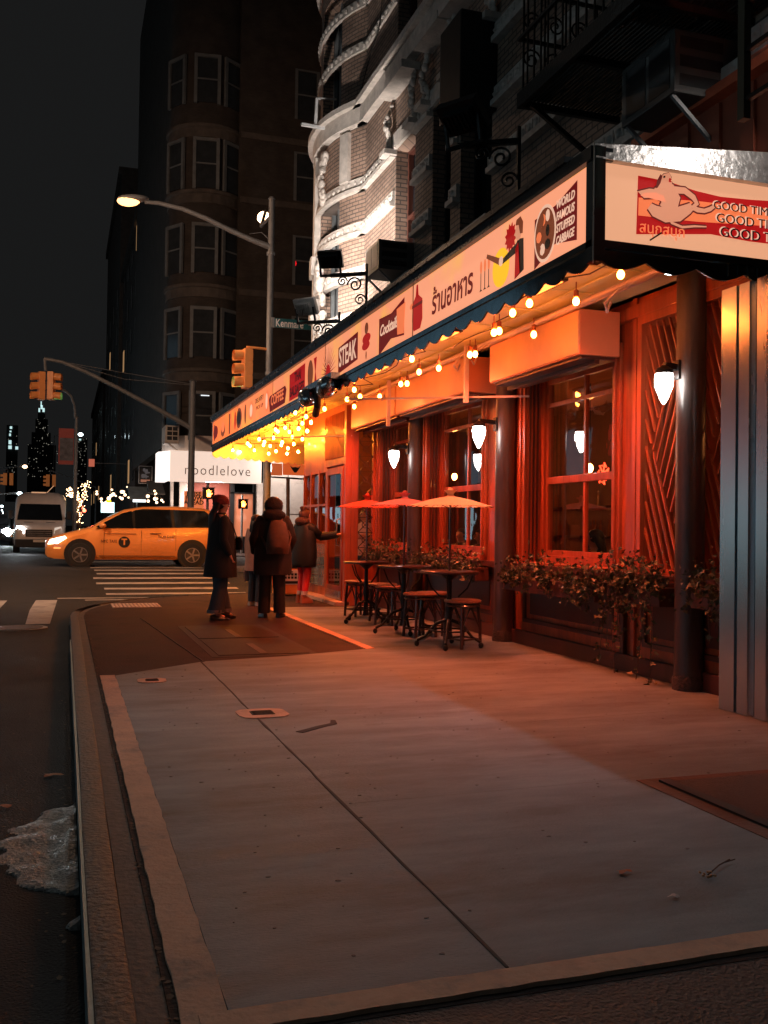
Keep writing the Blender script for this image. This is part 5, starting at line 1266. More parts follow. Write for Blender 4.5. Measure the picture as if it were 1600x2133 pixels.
mb.box(onY(480,1000,YB).x,onY(531,1000,YB).x,YB-.05,YB+.1,zb0-.45,zb0-.38); mb.box(onY(480,1000,YB).x,onY(531,1000,YB).x,YB-.05,YB+.1,.1,.9); mb.build('frame', m_black, ns)
mb = MB(); mb.box(onY(489,1000,YB).x,onY(528,1000,YB).x,YB+.06,YB+.08,.9,zb0-.45); mb.build('window', emat('glow_pane',(.62,.20,.10),.50,var=(.75,.42,.30),scale=2.2), ns)
mb = MB(); mb.box(onY(392,1000,YB).x,onY(480,1000,YB).x,YB+.3,YB+.32,.9,zb0); mb.build('window', emat('glow_pane2',(.30,.06,.035),.6,var=(.60,.20,.12),scale=1.2), ns)
add_light('AREA','shop_light',(onY(450,1000,YB-1.2).x,YB-1.0,zb0-.05),260,(1,.82,.72),1.2,(onY(450,1000,YB-1).x,YB-.6,0),parent=ns)
t = thing('work_sign','orange road work sign reading RAISE PLOW AHEAD at the far corner','sign',(6,40,2)); a = onY(384,1023,39.6); b = onY(424,1049,39.6)
mb = MB(); mb.box(a.x,b.x,39.6,39.63,b.z-.3,a.z); mb.build('board', emat('orange_sign',(.75,.17,.06),.8,base=(.8,.3,.1)), t)
for s_,dy in (('RAISE',6),('PLOW',15),('AHEAD',24)):
    q = onY(404,1023+dy,39.6); text_mesh(s_,.24,lambda x,y,z:(q.x+x,39.59-z,q.z+y),'sign_lettering',m_dark,t,bold=.008)
mb = MB(); mb.tube([(a.x+.4,39.7,.05),(a.x+.4,39.7,b.z)],.03,6); mb.build('post', m_greyd, t)
t = thing('far_sidewalk','concrete sidewalk around the far corner building','sidewalk',(0,0,0)); t['kind']='structure'
mb = MB(); mb.polyz([(LX-3.2,YB+40),(LX-3.2,40.5),(LX-1.6,38.6),(LX,38.1),(60,38.1),(60,YB+40)], -.1, .17); mb.build('slab', m_conc_old, t)
# ================================================================== SHOPS FARTHER UP THE STREET
def boxb(lab, x0, x1, y0, y1, h, m, seed, lit=6, nw=(4,6), name='row_building'):
    t = thing(name, lab, 'building', ((x0+x1)/2,y0,0)); mb = MB(); mb.box(x0,x1,y0,y1,.1,h); mb.box(x0-.25,x1+.2,y0-.1,y1+.1,h-.6,h+.1); mb.build('wall', m, t)
    r = random.Random(seed); mb = MB(); ml = MB(); nl = 0
    for i in range(nw[0]):
        for j in range(nw[1]):
            y = y0+(i+.3)*(y1-y0)/nw[0]; z = 4.6+j*3.4
            if z+1.9 > h: continue
            q = MB(); q.box(x0-.05,x0,y,y+1.1,z,z+1.8)
            if r.random() < .10: q.build('lit_window', emat('lit_far',(.9,.5,.22),.35), t)
            else: q.build('window', mat('far_glass',(.03,.034,.038),.15), t)
    mb.b.free(); ml.b.free()
    return t
boxb('dark brick row building just beyond the noodle shop with a grey awning',LX+.5,30,70.2,90,24,m_brickd,3)
boxb('taller dark building farther up the right side of the street',LX+.2,30,90.5,120,34,m_dstone,5)
boxb('lower dark building at the far end of the right side',LX,30,121,170,20,m_brickd,8,nw=(7,5))
t = thing('glow_front','building across the street at left with added cool glowing panes','shopfront',(-14,50,0)); mb = MB(); mb.box(-30,-13.6,40,110,.1,14); mb.build('wall', m_dstone, t)
for i in range(1,7): mb = MB(); mb.box(-13.6,-13.56,41+i*7,46.5+i*7,.7,3.2); mb.build('glow_pane', emat('cool_fill',(.55,.85,1),1.2), t)  # unseen glowing panes added for cool fill and steel reflections
for i in range(3): mb = MB(); mb.box(-29+i*5,-25+i*5,39.93,39.98,.3,4.7); mb.build('glow_pane', emat('cool_fill3',(.55,.80,.85),.75), t)  # glowing panes added to be mirrored in the steel cladding
mb = MB(); mb.box(-29,-14,39.9,39.95,5.0,6.4); mb.build('red_glow_strip', emat('red_strip',(.8,.06,.04),.8), t)  # red glowing strip added for the cladding's reflection
for i in range(10):
    for j in range(3): mb = MB(); mb.box(-13.6,-13.56,41+i*6.5,45.5+i*6.5,4.2+j*3.4,6.4+j*3.4); mb.build('lit_window', emat('upper_glow',(.35,.62,.8),.35), t)  # upper glowing panes added for the valance to reflect
t = thing('glow_front','building across the street beside the camera with added cool glowing panes','shopfront',(-14,8,0)); mb = MB(); mb.box(-30,-13.6,-12,17,-.3,14); mb.build('wall', m_dstone, t)
for i in range(4): mb = MB(); mb.box(-13.6,-13.56,-8+i*6,-3.5+i*6,.7,3.0); mb.build('glow_pane', emat('cool_fill2',(.55,.85,1),1.2), t)  # added glowing panes, cool fill from across the road
def canopy(lab, px0, px1, pyt, pyb, Y, m, slope=.5, lights=True):
    a = onY(px0,pyt,Y); b = onY(px1,pyb,Y); t = thing('shop_awning', lab, 'awning', a)
    mb = MB(); v = [(a.x,Y-1.0,b.z),(b.x,Y-1.0,b.z),(b.x,Y+.8,a.z),(a.x+.3,Y+.8,a.z)]
    mb.prism([(0,0),(1,0),(1,1),(0,1)], lambda u,w_:(a.x+(b.x-a.x)*u,Y-1+1.8*w_,b.z+(a.z-b.z)*w_), lambda u,w_:(a.x+(b.x-a.x)*u,Y-1+1.8*w_,b.z+(a.z-b.z)*w_-.05)); mb.build('cover', m, t); return t
canopy('pale blue grey shop awning left of the noodle shop',268,308,1012,1040,50,mat('awn_blue',(.45,.55,.6),.6))
canopy('dark glass awning with rods beside the noodle shop',308,340,1000,1030,47,m_greyd)
t = thing('blade_sign','dark framed poster sign projecting above the blue grey awning','sign',onY(302,990,48)); a = onY(289,970,48); b = onY(317,1008,48)
mb = MB(); mb.box(a.x,b.x,48,48.2,b.z,a.z); bd_ = mb.build('board', m_dark, t)
mb = MB(); 
for (p,q_,u,v) in ((a.x,b.x,a.z-.03,a.z),(a.x,b.x,b.z,b.z+.03),(a.x,a.x+.03,b.z,a.z),(b.x-.03,b.x,b.z,a.z)): mb.box(p,q_,47.97,48,u,v)
mb.build('frame', mat('sign_rim',(.6,.6,.62),.4), t)
mb = MB(); r = random.Random(5); cx_ = (a.x+b.x)/2; cz_ = (a.z+b.z)/2
for k in range(9): 
    p = (cx_+r.uniform(-.15,.15), cz_+r.uniform(-.15,.25)); mb.prism(oval(p[0],p[1],r.uniform(.04,.1),r.uniform(.03,.12),7), lambda u,v:(u,47.985-k*.001,v), lambda u,v:(u,47.99-k*.001,v))
mb.build('picture', emat('poster_grey',(.07,.06,.06),.9), t)
mb = MB(); mb.box(cx_-.22,cx_+.22,47.98,47.99,b.z+.08,b.z+.2); mb.build('caption', emat('poster_red',(.5,.2,.12),.5), t)
m_bok = emat('bokeh_warm',(1,.60,.36),5); m_bokc = emat('bokeh_cool',(.75,.95,1),9); m_bokr = emat('bokeh_red',(1,.12,.06),8)
def dots(lab, rect, Y0, Y1, n, m, seed, s=(.04,.10), cat='lights', name='shop_lights'):
    r = random.Random(seed); c = onY((rect[0]+rect[2])/2,(rect[1]+rect[3])/2,(Y0+Y1)/2); t = thing(name, lab, cat, c)
    pts = []
    for i in range(n):
        Y = r.uniform(Y0,Y1); p = onY(r.uniform(rect[0],rect[2]), r.uniform(rect[1],rect[3]), Y); pts.append(p)
        mb = MB(); q = r.uniform(*s); mb.ell(p,q,q,q,8,5); mb.build('bulb', m, t, smooth=True)
    pts.sort(key=lambda p: p.x); mb = MB(); mb.tube([p+Vector((0,0,.12)) for p in pts],.012,4); mb.build('cable', m_wire, t)
    return t
dots('warm festoon lights at the shop front just left of the noodle shop',(308,1022,342,1048),44,48,11,m_bok,1)
dots('warm lights of the shops in the middle of the street row',(200,1012,268,1048),55,75,18,m_bok,2,(.05,.12))
dots('red tail lights and signs beside the lit tree',(160,1040,178,1085),60,80,6,m_bokr,3,(.06,.16))
dots('small distant white street lights left of the van',(2,1045,22,1090),80,140,8,m_bokc,4,(.05,.12))
t = thing('lit_shop_sign','bright cyan white lit shop sign with a yellow strip above the taxi','sign',onY(225,1055,62))
a = onY(211,1046,62); b = onY(238,1068,62); mb = MB(); mb.box(a.x,b.x,62,62.3,b.z,a.z); mb.build('panel', emat('cyan_sign',(.65,1,1),2.2), t)
mb = MB(); mb.box(a.x+.3,b.x-.2,61.9,62,a.z-.02,a.z+.13); mb.build('strip', emat('yel_sign',(1,.65,.02),1.8), t)
a = onY(278,1026,52); b = onY(304,1046,52); t = thing('lit_shop_sign','bright white lit shop sign under the blue grey awning','sign',a); mb = MB(); mb.box(a.x,b.x,52,52.3,b.z,a.z); mb.build('panel', emat('white_sign',(.9,1,1),2.0), t)
mb = MB(); mb.tube([(a.x+.2,52.2,.1),(a.x+.2,52.2,b.z)],.04,6); mb.build('post', m_greyd, t)
# lit tree
t = thing('lit_tree','bare street tree wrapped in warm fairy lights behind the taxi hood','tree',onY(165,1090,47))
mb = MB(); br = [[(163,1100),(164,1060),(160,1035)],[(164,1060),(174,1035),(178,1012),(179,1006)],[(160,1035),(152,1030),(140,1032)],[(160,1040),(150,1022),(146,1020)]]
for q in br: mb.tube([onY(a,b,47) for a,b in q],[.13,.09,.06,.04][:len(q)],8)
mb.build('trunk', m_rust, t, smooth=True)
mb = MB(); r = random.Random(6)
for q in br:
    P = [onY(a,b,47) for a,b in q]
    for i in range(len(P)-1):
        for k in range(20): f = r.random(); mb.ell(P[i].lerp(P[i+1],f)+Vector((r.gauss(0,.10),-.15,r.gauss(0,.08))),.017,.017,.017,5,4)
fl = mb.build('fairy_lights', emat('fairy',(1,.62,.30),14), t); fl['kind'] = 'stuff'
# slim banner pole
bp = pole_thing('slim dark lamp post with a hanging banner beyond the taxi', onY(157,1000,45).x, 45, .07, onY(157,870,45).z, .10, .07, 'street lamp', 'banner_post', m_greyd)
mb = MB(); mb.tube([onY(a,b,45) for a,b in [(157,872),(155,845),(148,825),(136,814),(128,812)]],.055,8); mb.build('arm', m_greyd, bp, smooth=True)
t = thing('street_banner','dark red and grey street banner hanging from the slim lamp post','banner',onY(139,930,45)); a = onY(123,892,45); b = onY(153,968,45)
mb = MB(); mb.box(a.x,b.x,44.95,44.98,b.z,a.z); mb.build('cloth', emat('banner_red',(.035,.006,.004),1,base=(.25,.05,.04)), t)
mb = MB(); a2 = onY(125,912,45); b2 = onY(152,960,45); mb.box(a2.x,b2.x,44.93,44.949,b2.z,a2.z); mb.build('picture', mat('banner_grey',(.12,.11,.12),.7,var=.6,scale=4), t)
# distant signals
for i,(px,py,Y,lab) in enumerate([(16,998,95,'distant pair of traffic signals at the left edge of the picture'),(105,1001,95,'distant pair of traffic signals on an arm beside the banner post')]):
    c = onY(px,py,Y); t = thing('distant_signal', lab, 'traffic signal', c, 'distant traffic signals'); mb = MB()
    for s_ in (-.22,.32): mb.box(c.x+s_-.16,c.x+s_+.16,Y-.15,Y+.15,c.z-.55,c.z+.55)
    for s_ in (-.5,): 
        for k in range(3): mb.box(c.x+s_-.12,c.x+s_+.12,Y-.1,Y+.1,c.z-.5+.36*k,c.z-.3+.36*k)
    mb.build('housing', emat('dim_signal',(.22,.06,.015),.6,base=(.5,.22,.06)), t); mb = MB()
    e = onY(200,1015,Y) if i else onY(-40,985,Y); mb.tube([(c.x,Y,c.z+.6),(c.x,Y,c.z+.95),e,(e.x,Y,.1)],.08,6); mb.build('arm', m_greyd, t)
a = onY(191,964,80); t = thing('small_square_sign','small square orange lit sign high above the street','sign',a); mb = MB(); mb.box(a.x-.22,a.x+.22,80,80.1,a.z-.3,a.z+.3); mb.build('panel', emat('sq_sign',(.5,.12,.07),.9), t); mb = MB(); mb.bar((a.x+.2,80.1,a.z),(LX+.6,80.1,a.z),.05); mb.build('arm', m_greyd, t)
for px,py,Y,lab in ((52,972,90,'distant white street lamp above the white van'),(168,905,130,'distant round white lamp right of the banner'),(41,1028,60,'small white lamp above the roof edge of the van')):
    c = onY(px,py,Y); t = thing('distant_street_lamp', lab, 'street lamp', c, 'distant street lamps'); mb = MB(); mb.ell(c,.22*Y/90,.2,.16*Y/90,10,6); mb.build('lamp_glass', m_bok if px == 52 else m_bokc, t)
    mb = MB(); mb.tube([c+Vector((0,.1,.05)),(c.x-3.2,Y,c.z-.3),(c.x-3.2,Y,.1)],.06,6); mb.build('pole', m_greyd, t)
# skyline
def tower(lab, steps, Y, seed, spire=None, dens=.12, name='skyscraper', colw=(.9,.85,.7)):
    c = onY((steps[0][0]+steps[0][1])/2,1080,Y); t = thing(name, lab, 'skyscraper', (c.x,Y,0)); mb = MB(); ml = MB(); r = random.Random(seed)
    for (x0,x1,yt,yb) in steps:
        a = onY(x0,yt,Y); b = onY(x1,yb,Y); mb.box(a.x,b.x,Y,Y+(b.x-a.x),max(0,b.z),a.z)
        px_w = Y/2000.0; nx = int((x1-x0)/1.6); ny = int((min(yb,990)-yt)/2.2)
        for i in range(nx):
            for j in range(ny):
                if r.random() < dens:
                    x = a.x+(i+.5)*1.6*px_w; z = a.z-(j+.6)*2.2*px_w; k = r.uniform(.2,.55)*px_w; ml.box(x-k,x+k,Y-.5,Y-.01,z-k,z+k)
    mb.build('shaft', m_dark, t)
    if len(ml.b.verts): 
        o = ml.build('lit_window', emat('tower_light',colw,.5), t); o['kind'] = 'stuff'
    else: ml.b.free()
    if spire:
        mb = MB()
        for (x,y0,y1,w_) in spire: a = onY(x,y0,Y-1); b = onY(x,y1,Y-1); k = w_*Y/4000.; mb.box(a.x-k,a.x+k,Y-1,Y,b.z,a.z)
        mb.build('lit_crown', emat('crown_light',(.65,.95,.95),.9), t)
    return t
tower('distant stepped skyscraper with a lit white crown in line with the street',[(79,94,858,872),(74,99,872,900),(66,105,900,925),(58,114,925,1045)],900,4,[(86,836,846,2),(87,844,852,4),(82,850,858,3),(91,850,858,4)],.045)
tower('slim distant tower with a column of white lights at the left edge',[(14,34,885,1045)],700,7,[(23,888,893,4),(22,897,900,3),(21,903,908,3),(21,917,925,5),(21,928,935,6),(35,930,936,5)],.02)
tower('distant low tower with orange lights right of the banner',[(158,180,912,1045)],800,9,[(167,914,917,4)],.06,colw=(1,.35,.1))
# ================================================================== VEHICLES
m_tyre = mat('tyre',(.012,.012,.012),.8); m_rim = mat('rim',(.35,.35,.36),.3,metal=.8); m_carglass = mat('car_glass',(.006,.007,.008),.06,spec=.8)
def carloft(mb, st):
    R = []
    for (x,zb_,zs,zt__,wb,w_,wt) in st:
        half = [(wb,zb_),(w_,zb_+.14),(w_,(zb_+.14+zs)/2),(w_-.015,zs),(wt,zt__-.07),(wt*.82,zt__-.015),(wt*.4,zt__)]
        P = [(x,-y,z) for y,z in half]+[(x,y,z) for y,z in half[::-1]]; R.append([mb.b.verts.new(p) for p in P])
    n = len(R[0])
    for a,b in zip(R,R[1:]):
        for k in range(n): mb.b.faces.new((a[k],a[(k+1)%n],b[(k+1)%n],b[k]))
    mb.b.faces.new(R[0]); mb.b.faces.new(R[-1][::-1])
def make_car(lab, mp_, cat='taxi', name='taxi', logo=True, group=None, s=1.0):
    t = thing(name, lab, cat, (0,0,0), group); mb = MB()
    carloft(mb,[(-2.55,.34,.62,.70,.60,.66,.60),(-2.48,.26,.66,.78,.74,.82,.72),(-2.30,.22,.72,.86,.84,.93,.82),(-1.95,.20,.80,.96,.88,.97,.86),(-1.55,.20,.92,1.06,.90,.98,.88),
      (-1.30,.20,.98,1.13,.90,.985,.86),(-.85,.20,1.02,1.42,.90,.99,.80),(-.40,.20,1.04,1.64,.90,.99,.76),(.1,.20,1.06,1.73,.90,.99,.76),(1.0,.20,1.08,1.76,.90,.99,.76),(1.8,.20,1.10,1.73,.90,.985,.76),(2.2,.22,1.12,1.64,.88,.97,.76),(2.42,.28,1.0,1.34,.84,.93,.78),(2.54,.36,.80,1.0,.74,.84,.72)])
    body = mb.build('body', mp_, t, smooth=True, angle=35)
    for sd in (-1,1):
        def W(x,z): return (x, sd*((.99-(z-1.04)/(1.72-1.04)*.20)+.008), z)
        for pts in ([(-1.22,1.12),(-.50,1.52),(-.22,1.60),(-.18,1.10)],[(-.12,1.10),(-.14,1.61),(.86,1.655),(.92,1.13)],[(1.0,1.135),(.95,1.655),(1.85,1.60),(2.22,1.30),(2.1,1.17)]):
            mb = MB(); mb.prism(pts, lambda u,v:W(u,v), lambda u,v:(W(u,v)[0],W(u,v)[1]-sd*.03,v)); mb.build('side_window', m_carglass, t)
        mb = MB(); mb.prism([(-1.20,1.09),(-.12,1.62),(.1,1.66),(1.85,1.64),(2.26,1.30),(2.12,1.145)], lambda u,v:(u,W(u,v)[1]-sd*.006,v), lambda u,v:(u,W(u,v)[1]-sd*.05,v)); mb.build('window_trim', m_black, t)
        for x in (-1.62,1.50):
            mb = MB(); 
            def disc(mb,cx,cz,r0,y0,y1,n=24): mb.prism([(cx+r0*cos(2*pi*k/n),cz+r0*sin(2*pi*k/n)) for k in range(n)], lambda u,v:(u,sd*y0,v), lambda u,v:(u,sd*y1,v))
            disc(mb,x,.36,.43,.80,.995); mb.build('wheel_arch', m_dark, t)
            mb = MB(); disc(mb,x,.335,.335,.80,1.003); wh = mb.build('wheel', m_tyre, t, bevel=.02)
            mb = MB(); disc(mb,x,.335,.21,.95,1.006); 
            mb.build('rim', mat('rim_dark',(.03,.03,.03),.4), wh)
            mb = MB()
            for k in range(5): a = k*2*pi/5; mb.bar((x,sd*1.009,.335),(x+.2*cos(a),sd*1.009,.335+.2*sin(a)),.045,.012,up=(0,1,0))
            mb.tube([(x+.205*cos(a),sd*1.006,.335+.205*sin(a)) for a in [2*pi*k/20 for k in range(21)]],.012,5,caps=False); mb.build('spokes', m_rim, wh)
        mb = MB(); mb.ell((-1.02,sd*1.08,1.16),.10,.12,.075,10,6); mb.build('mirror', mp_, t, smooth=True)
        mb = MB(); mb.prism([(-2.47,.62),(-2.40,.76),(-2.02,.86),(-1.98,.80),(-2.2,.64)], lambda u,v:(u,sd*(.78+(u+2.5)*.36),v), lambda u,v:(u-.02,sd*(.84+(u+2.5)*.36),v)); mb.build('headlight', emat('headlight',(1,.86,.66),4.5), t)
        mb = MB(); mb.box(-2.32,-2.14,sd*.925,sd*.95,.50,.54); mb.build('marker_lamp', emat('marker',(1,.35,.1),1.6), t)
        mb = MB(); mb.box(2.44,2.53,sd*.62,sd*.90,.95,1.22); mb.build('tail_light', emat('tail_red',(1,.03,.01),2.0), t)
        mb = MB()
        for x0,x1,z in ((-.95,-.1,.93),(.35,.6,.95),(-.1,1.0,.30)): mb.box(x0 if z>.5 else -1.1,x1,sd*.985,sd*.998,z,z+.014)
        mb.box(.30,.50,sd*.99,sd*1.015,.93,.96); mb.box(.05,.055,sd*.985,sd*.994,.3,1.04); mb.box(1.02,1.026,sd*.985,sd*.994,.45,1.08); mb.box(-.98,-.974,sd*.985,sd*.994,.3,1.0); mb.build('door_seam', m_woodd, t)
    mb = MB(); mb.prism([(-.70,1.13),(.70,1.13),(.60,1.55),(-.60,1.55)], lambda u,v:(-1.30+(v-1.13)*2.02-.02,u,v), lambda u,v:(-1.28+(v-1.13)*2.02,u,v-.02)); mb.build('windshield', m_carglass, t)
    mb = MB(); mb.box(-2.56,-2.50,-.5,.5,.34,.62); mb.build('grille', m_dark, t)
    if logo:
        mb = MB(); n = 22; cx_, cz_ = -.42, .70
        mb.prism([(cx_+.16*cos(2*pi*k/n),cz_+.16*sin(2*pi*k/n)) for k in range(n)], lambda u,v:(u,-.995,v), lambda u,v:(u,-1.0,v)); lg = mb.build('door_emblem', m_dark, t)
        text_mesh('T', .24, lambda x,y,z:(cx_+x,-1.003-z,cz_+y),'lettering',mp_,t,bold=.01)
        text_mesh('NYC TAXI', .12, lambda x,y,z:(cx_-.42+x*.8,-1.003-z,cz_+.02+y),'lettering',m_woodd,t,bold=.0); text_mesh('TAXI 5H47', .10, lambda x,y,z:(.75+x,-1.003-z,.86+y),'lettering',m_woodd,t,bold=.002)
    return t
m_taxi = mat('taxi_yellow',(.85,.31,.075),.28,var=.06,scale=1,coat=.7)
tx = make_car('bright yellow taxi minivan crossing in front of the noodle shop', m_taxi); tx.location = (2.05,29.3,roadz(0,29.3)); 
c2 = make_car('car with glaring headlights at the left edge beside the white van', mat('car_dark',(.03,.03,.035),.3,coat=.6), 'car', 'oncoming_car', False); c2.location = (-3.63,58.0,.13); c2.rotation_euler = (0,0,radians(90))
for sy in (-.68,.68):
    mb = MB(); mb.ell((-2.50,sy,.72),.06,.26,.22,12,8); mb.build('headlight', emat('glare',(.9,1,1),150), c2, world=False, smooth=True)
hb = add_light('SPOT','headlight_beam',(0,0,0),300,(.85,.97,1),.15,None,80,.8,None); hb.parent = c2; hb.location = (-2.62,.0,.72); hb.rotation_euler = (0,radians(84),0)

# unseen street lamp added left of the road to light taxi and signals
nl = pole_thing('added unseen street lamp left of the road, lighting taxi and signals', -11.5, 19.0, -.1, 9.6, .105, .085)
mb = MB(); mb.tube([(-11.5,19,8.8),(-10,19,9.5),(-8.4,19,9.7)],[.07,.06,.05],8); mb.build('arm', m_greyd, nl)
mb = MB(); mb.ell((-8.0,19,9.7),.42,.18,.10,14,8); mb.build('lamp_head', m_grey, nl, smooth=True)
mb = MB(); mb.ell((-7.9,19,9.62),.26,.15,.08,14,8); mb.build('lamp_glass', emat('street_glow3',(1,.72,.45),40), nl, smooth=True)
add_light('SPOT','street_light',(-7.9,19,9.5),7200,(1,.60,.38),.25,(1,30,2),128,.55,nl)
# van facing the camera
def make_van(lab, x, y, z):
    t = thing('white_van', lab, 'van', (0,0,0)); mb = MB(); R = []
    # stations along depth: (y, z_bottom, z_top, half width, top half width)
    for (yy,zb_,zt_,w_,wt) in [(0,.42,1.00,.78,.70),(.08,.34,1.12,.90,.80),(.35,.30,1.24,.98,.88),(.85,.28,1.36,1.01,.92),(1.05,.28,1.55,1.02,.92),(1.45,.28,2.12,1.02,.88),(1.75,.28,2.42,1.02,.84),(2.3,.28,2.60,1.03,.82),(3.2,.28,2.66,1.03,.82),(5.6,.28,2.66,1.03,.82)]:
        half = [(w_*.92,zb_),(w_,zb_+.15),(w_,min(1.2,zt_-.2)),(w_*.99,zt_-.28 if zt_>1.6 else zt_-.14),((w_+wt)/2,zt_-.12 if zt_>1.6 else zt_-.05),(wt*.85,zt_-.02),(wt*.4,zt_)]
        R.append([mb.b.verts.new(p) for p in [(-a,yy,b) for a,b in half]+[(a,yy,b) for a,b in half[::-1]]])
    n = len(R[0])
    for a,b in zip(R,R[1:]):
        for k in range(n): mb.b.faces.new((a[k],a[(k+1)%n],b[(k+1)%n],b[k]))
    mb.b.faces.new(R[0]); mb.b.faces.new(R[-1][::-1]); mb.build('body', mat('van_white',(.68,.58,.52),.35,var=.08,coat=.5), t, smooth=True, angle=50)
    mb = MB(); mb.prism([(-.90,1.42),(.90,1.42),(.88,1.60),(.80,2.10),(-.80,2.10),(-.88,1.60)], lambda u,v:(u,.865+(v-1.36)*.69-.02,v), lambda u,v:(u,.875+(v-1.36)*.69+.02,v-.02)); mb.build('windshield', m_carglass, t, bevel=.01)
    mb = MB(); mb.box(-.52,.52,-.03,.04,.72,1.02); g = mb.build('grille', m_black, t, bevel=.02)
    mb = MB()
    for k in range(3): mb.box(-.48,.48,-.045,-.03,.78+k*.08,.80+k*.08)
    mb.build('bar', m_rim, g)
    mb = MB(); mb.box(-.92,.92,-.08,.10,.28,.62); mb.build('bumper', m_black, t, bevel=.03)
    mb = MB(); mb.box(-.22,.22,-.095,-.08,.50,.60); mb.build('licence_plate', mat('plate',(.6,.5,.4),.5), t)
    for s in (-1,1):
        mb = MB(); mb.prism([(.58,.86),(.60,1.10),(.86,1.16),(.90,1.0),(.84,.86)], lambda u,v:(s*u,-.01+(u-.58)*.4,v), lambda u,v:(s*u,.05+(u-.58)*.4,v)); mb.build('headlight', emat('van_lamp',(1,.85,.7),.5,base=(.6,.6,.6)) if s > 0 else emat('van_lamp_on',(.95,.98,1),60), t)
        mb = MB(); mb.lathe((0,0,0),[(.34,0),(.36,.04),(.36,.20),(.34,.24)],20); bmesh.ops.rotate(mb.b, verts=mb.b.verts[:], matrix=Matrix.Rotation(pi/2,3,'Y')); bmesh.ops.translate(mb.b, verts=mb.b.verts[:], vec=(s*.9-.12,1.0,.36)); mb.build('wheel', m_tyre, t)
        mb = MB(); mb.box(s*1.08,s*1.26,.95,1.05,1.45,1.80); mb.bar((s*1.0,1.05,1.5),(s*1.12,1.0,1.55),.05); mb.build('mirror', m_black, t, bevel=.02)
    mb = MB(); mb.box(-.62,-.25,.55,.60,1.315,1.33); mb.box(.25,.62,.55,.60,1.315,1.33); mb.build('hood_vent', m_black, t)
    mb = MB(); mb.bar((0.2,2.8,2.6),(.5,3.0,2.95),.02); mb.box(-.4,.2,2.35,2.45,2.60,2.64); mb.build('roof_glint_bars', emat('roof_glint',(1,.55,.3),.6), t)  # glowing bars paint a glint onto the van roof
    hb = add_light('SPOT','headlight_beam',(0,0,0),120,(.9,.97,1),.12,None,90,.8,None); hb.parent = t; hb.location = (-.75,-.15,.98); hb.rotation_euler = (radians(-84),0,0)
    t.location = (x,y,z); return t
make_van('tall white delivery van facing the camera behind the taxi', -0.98, 42.0, .07)
# newspaper box at the corner
q = onZ(609,1243,0)
t = thing('newspaper_box','orange newspaper box with a white notice behind the standing people','newspaper box',(q.x,q.y,0))
m_ob = mat('orange_box',(.95,.26,.05),.4)
x0, x1, y0 = q.x-.26, q.x+.30, q.y+.2
mb = MB(); mb.box(x0,x1,y0,y0+.4,.03,.52); mb.box(x0+.02,x1+.15,y0+.05,y0+.45,.74,1.13); mb.box(x0,x0+.04,y0,y0+.4,.52,.74); mb.build('body', m_ob, t, bevel=.02)
mb = MB(); mb.box(x0+.04,x1,y0+.03,y0+.4,.52,.74); mb.build('window', m_dark, t)
mb = MB(); mb.box(x0+.03,x1-.03,y0-.012,y0,.22,.50); nt_ = mb.build('notice', mat('notice_white',(.85,.75,.7),.5), t)
mb = MB()
for i in range(6):
    for j in range(2): mb.box(x0+.08+i*.065,x0+.125+i*.065,y0-.016,y0-.012,.33+j*.06,.375+j*.06)
for i in range(3): mb.box(x0+.18+i*.05,x0+.21+i*.05,y0-.016,y0-.012,.45,.47)
mb.box(x0+.05,x1-.05,y0-.016,y0-.012,.235,.285); mb.build('print', m_dark, nt_)
# ================================================================== PEOPLE
def skinobj(V, E, R, name, m, parent, sub=2): return link(skin(V, E, R, sub), name, m, parent)
m_skin = mat('skin',(.50,.27,.18),.55,var=.08,scale=8); m_eye = mat('eye_dark',(.02,.015,.012),.3)
def hand_chain(V, E, R, wi, base, d, side, up, curl=.4, s=1.0):
    """palm + five fingers from wrist vertex index wi"""
    d = Vector(d).normalized(); up = Vector(up); n = d.cross(up).normalized(); up = n.cross(d)
    pm = Vector(base)+d*.045*s; V.append(pm); R.append((.030*s,.016*s)); E.append((wi,len(V)-1)); pi_ = len(V)-1
    V.append(Vector(base)+d*.085*s); R.append((.034*s,.015*s)); E.append((pi_,len(V)-1)); kn = len(V)-1
    for k,(o,l) in enumerate(((-.030,.062),(-.010,.074),(.010,.069),(.029,.054))):
        p = Vector(base)+d*.095*s+up*o*s; prev = kn
        for j in range(1,4):
            a = curl*j*.8; p = p+(d*cos(a)+n*side*sin(a))*l*s/3; V.append(p.copy()); R.append(.0085*s); E.append((prev,len(V)-1)); prev = len(V)-1
    p = Vector(base)+d*.03*s-up*.03*s; V.append(p); R.append(.012*s); E.append((pi_,len(V)-1)); V.append(p+(d*.7-up*.7).normalized()*.035*s); R.append(.010*s); E.append((len(V)-2,len(V)-1))
    V.append(V[-1]+(d*.9+n*side*.4).normalized()*.03*s); R.append(.008*s); E.append((len(V)-2,len(V)-1))
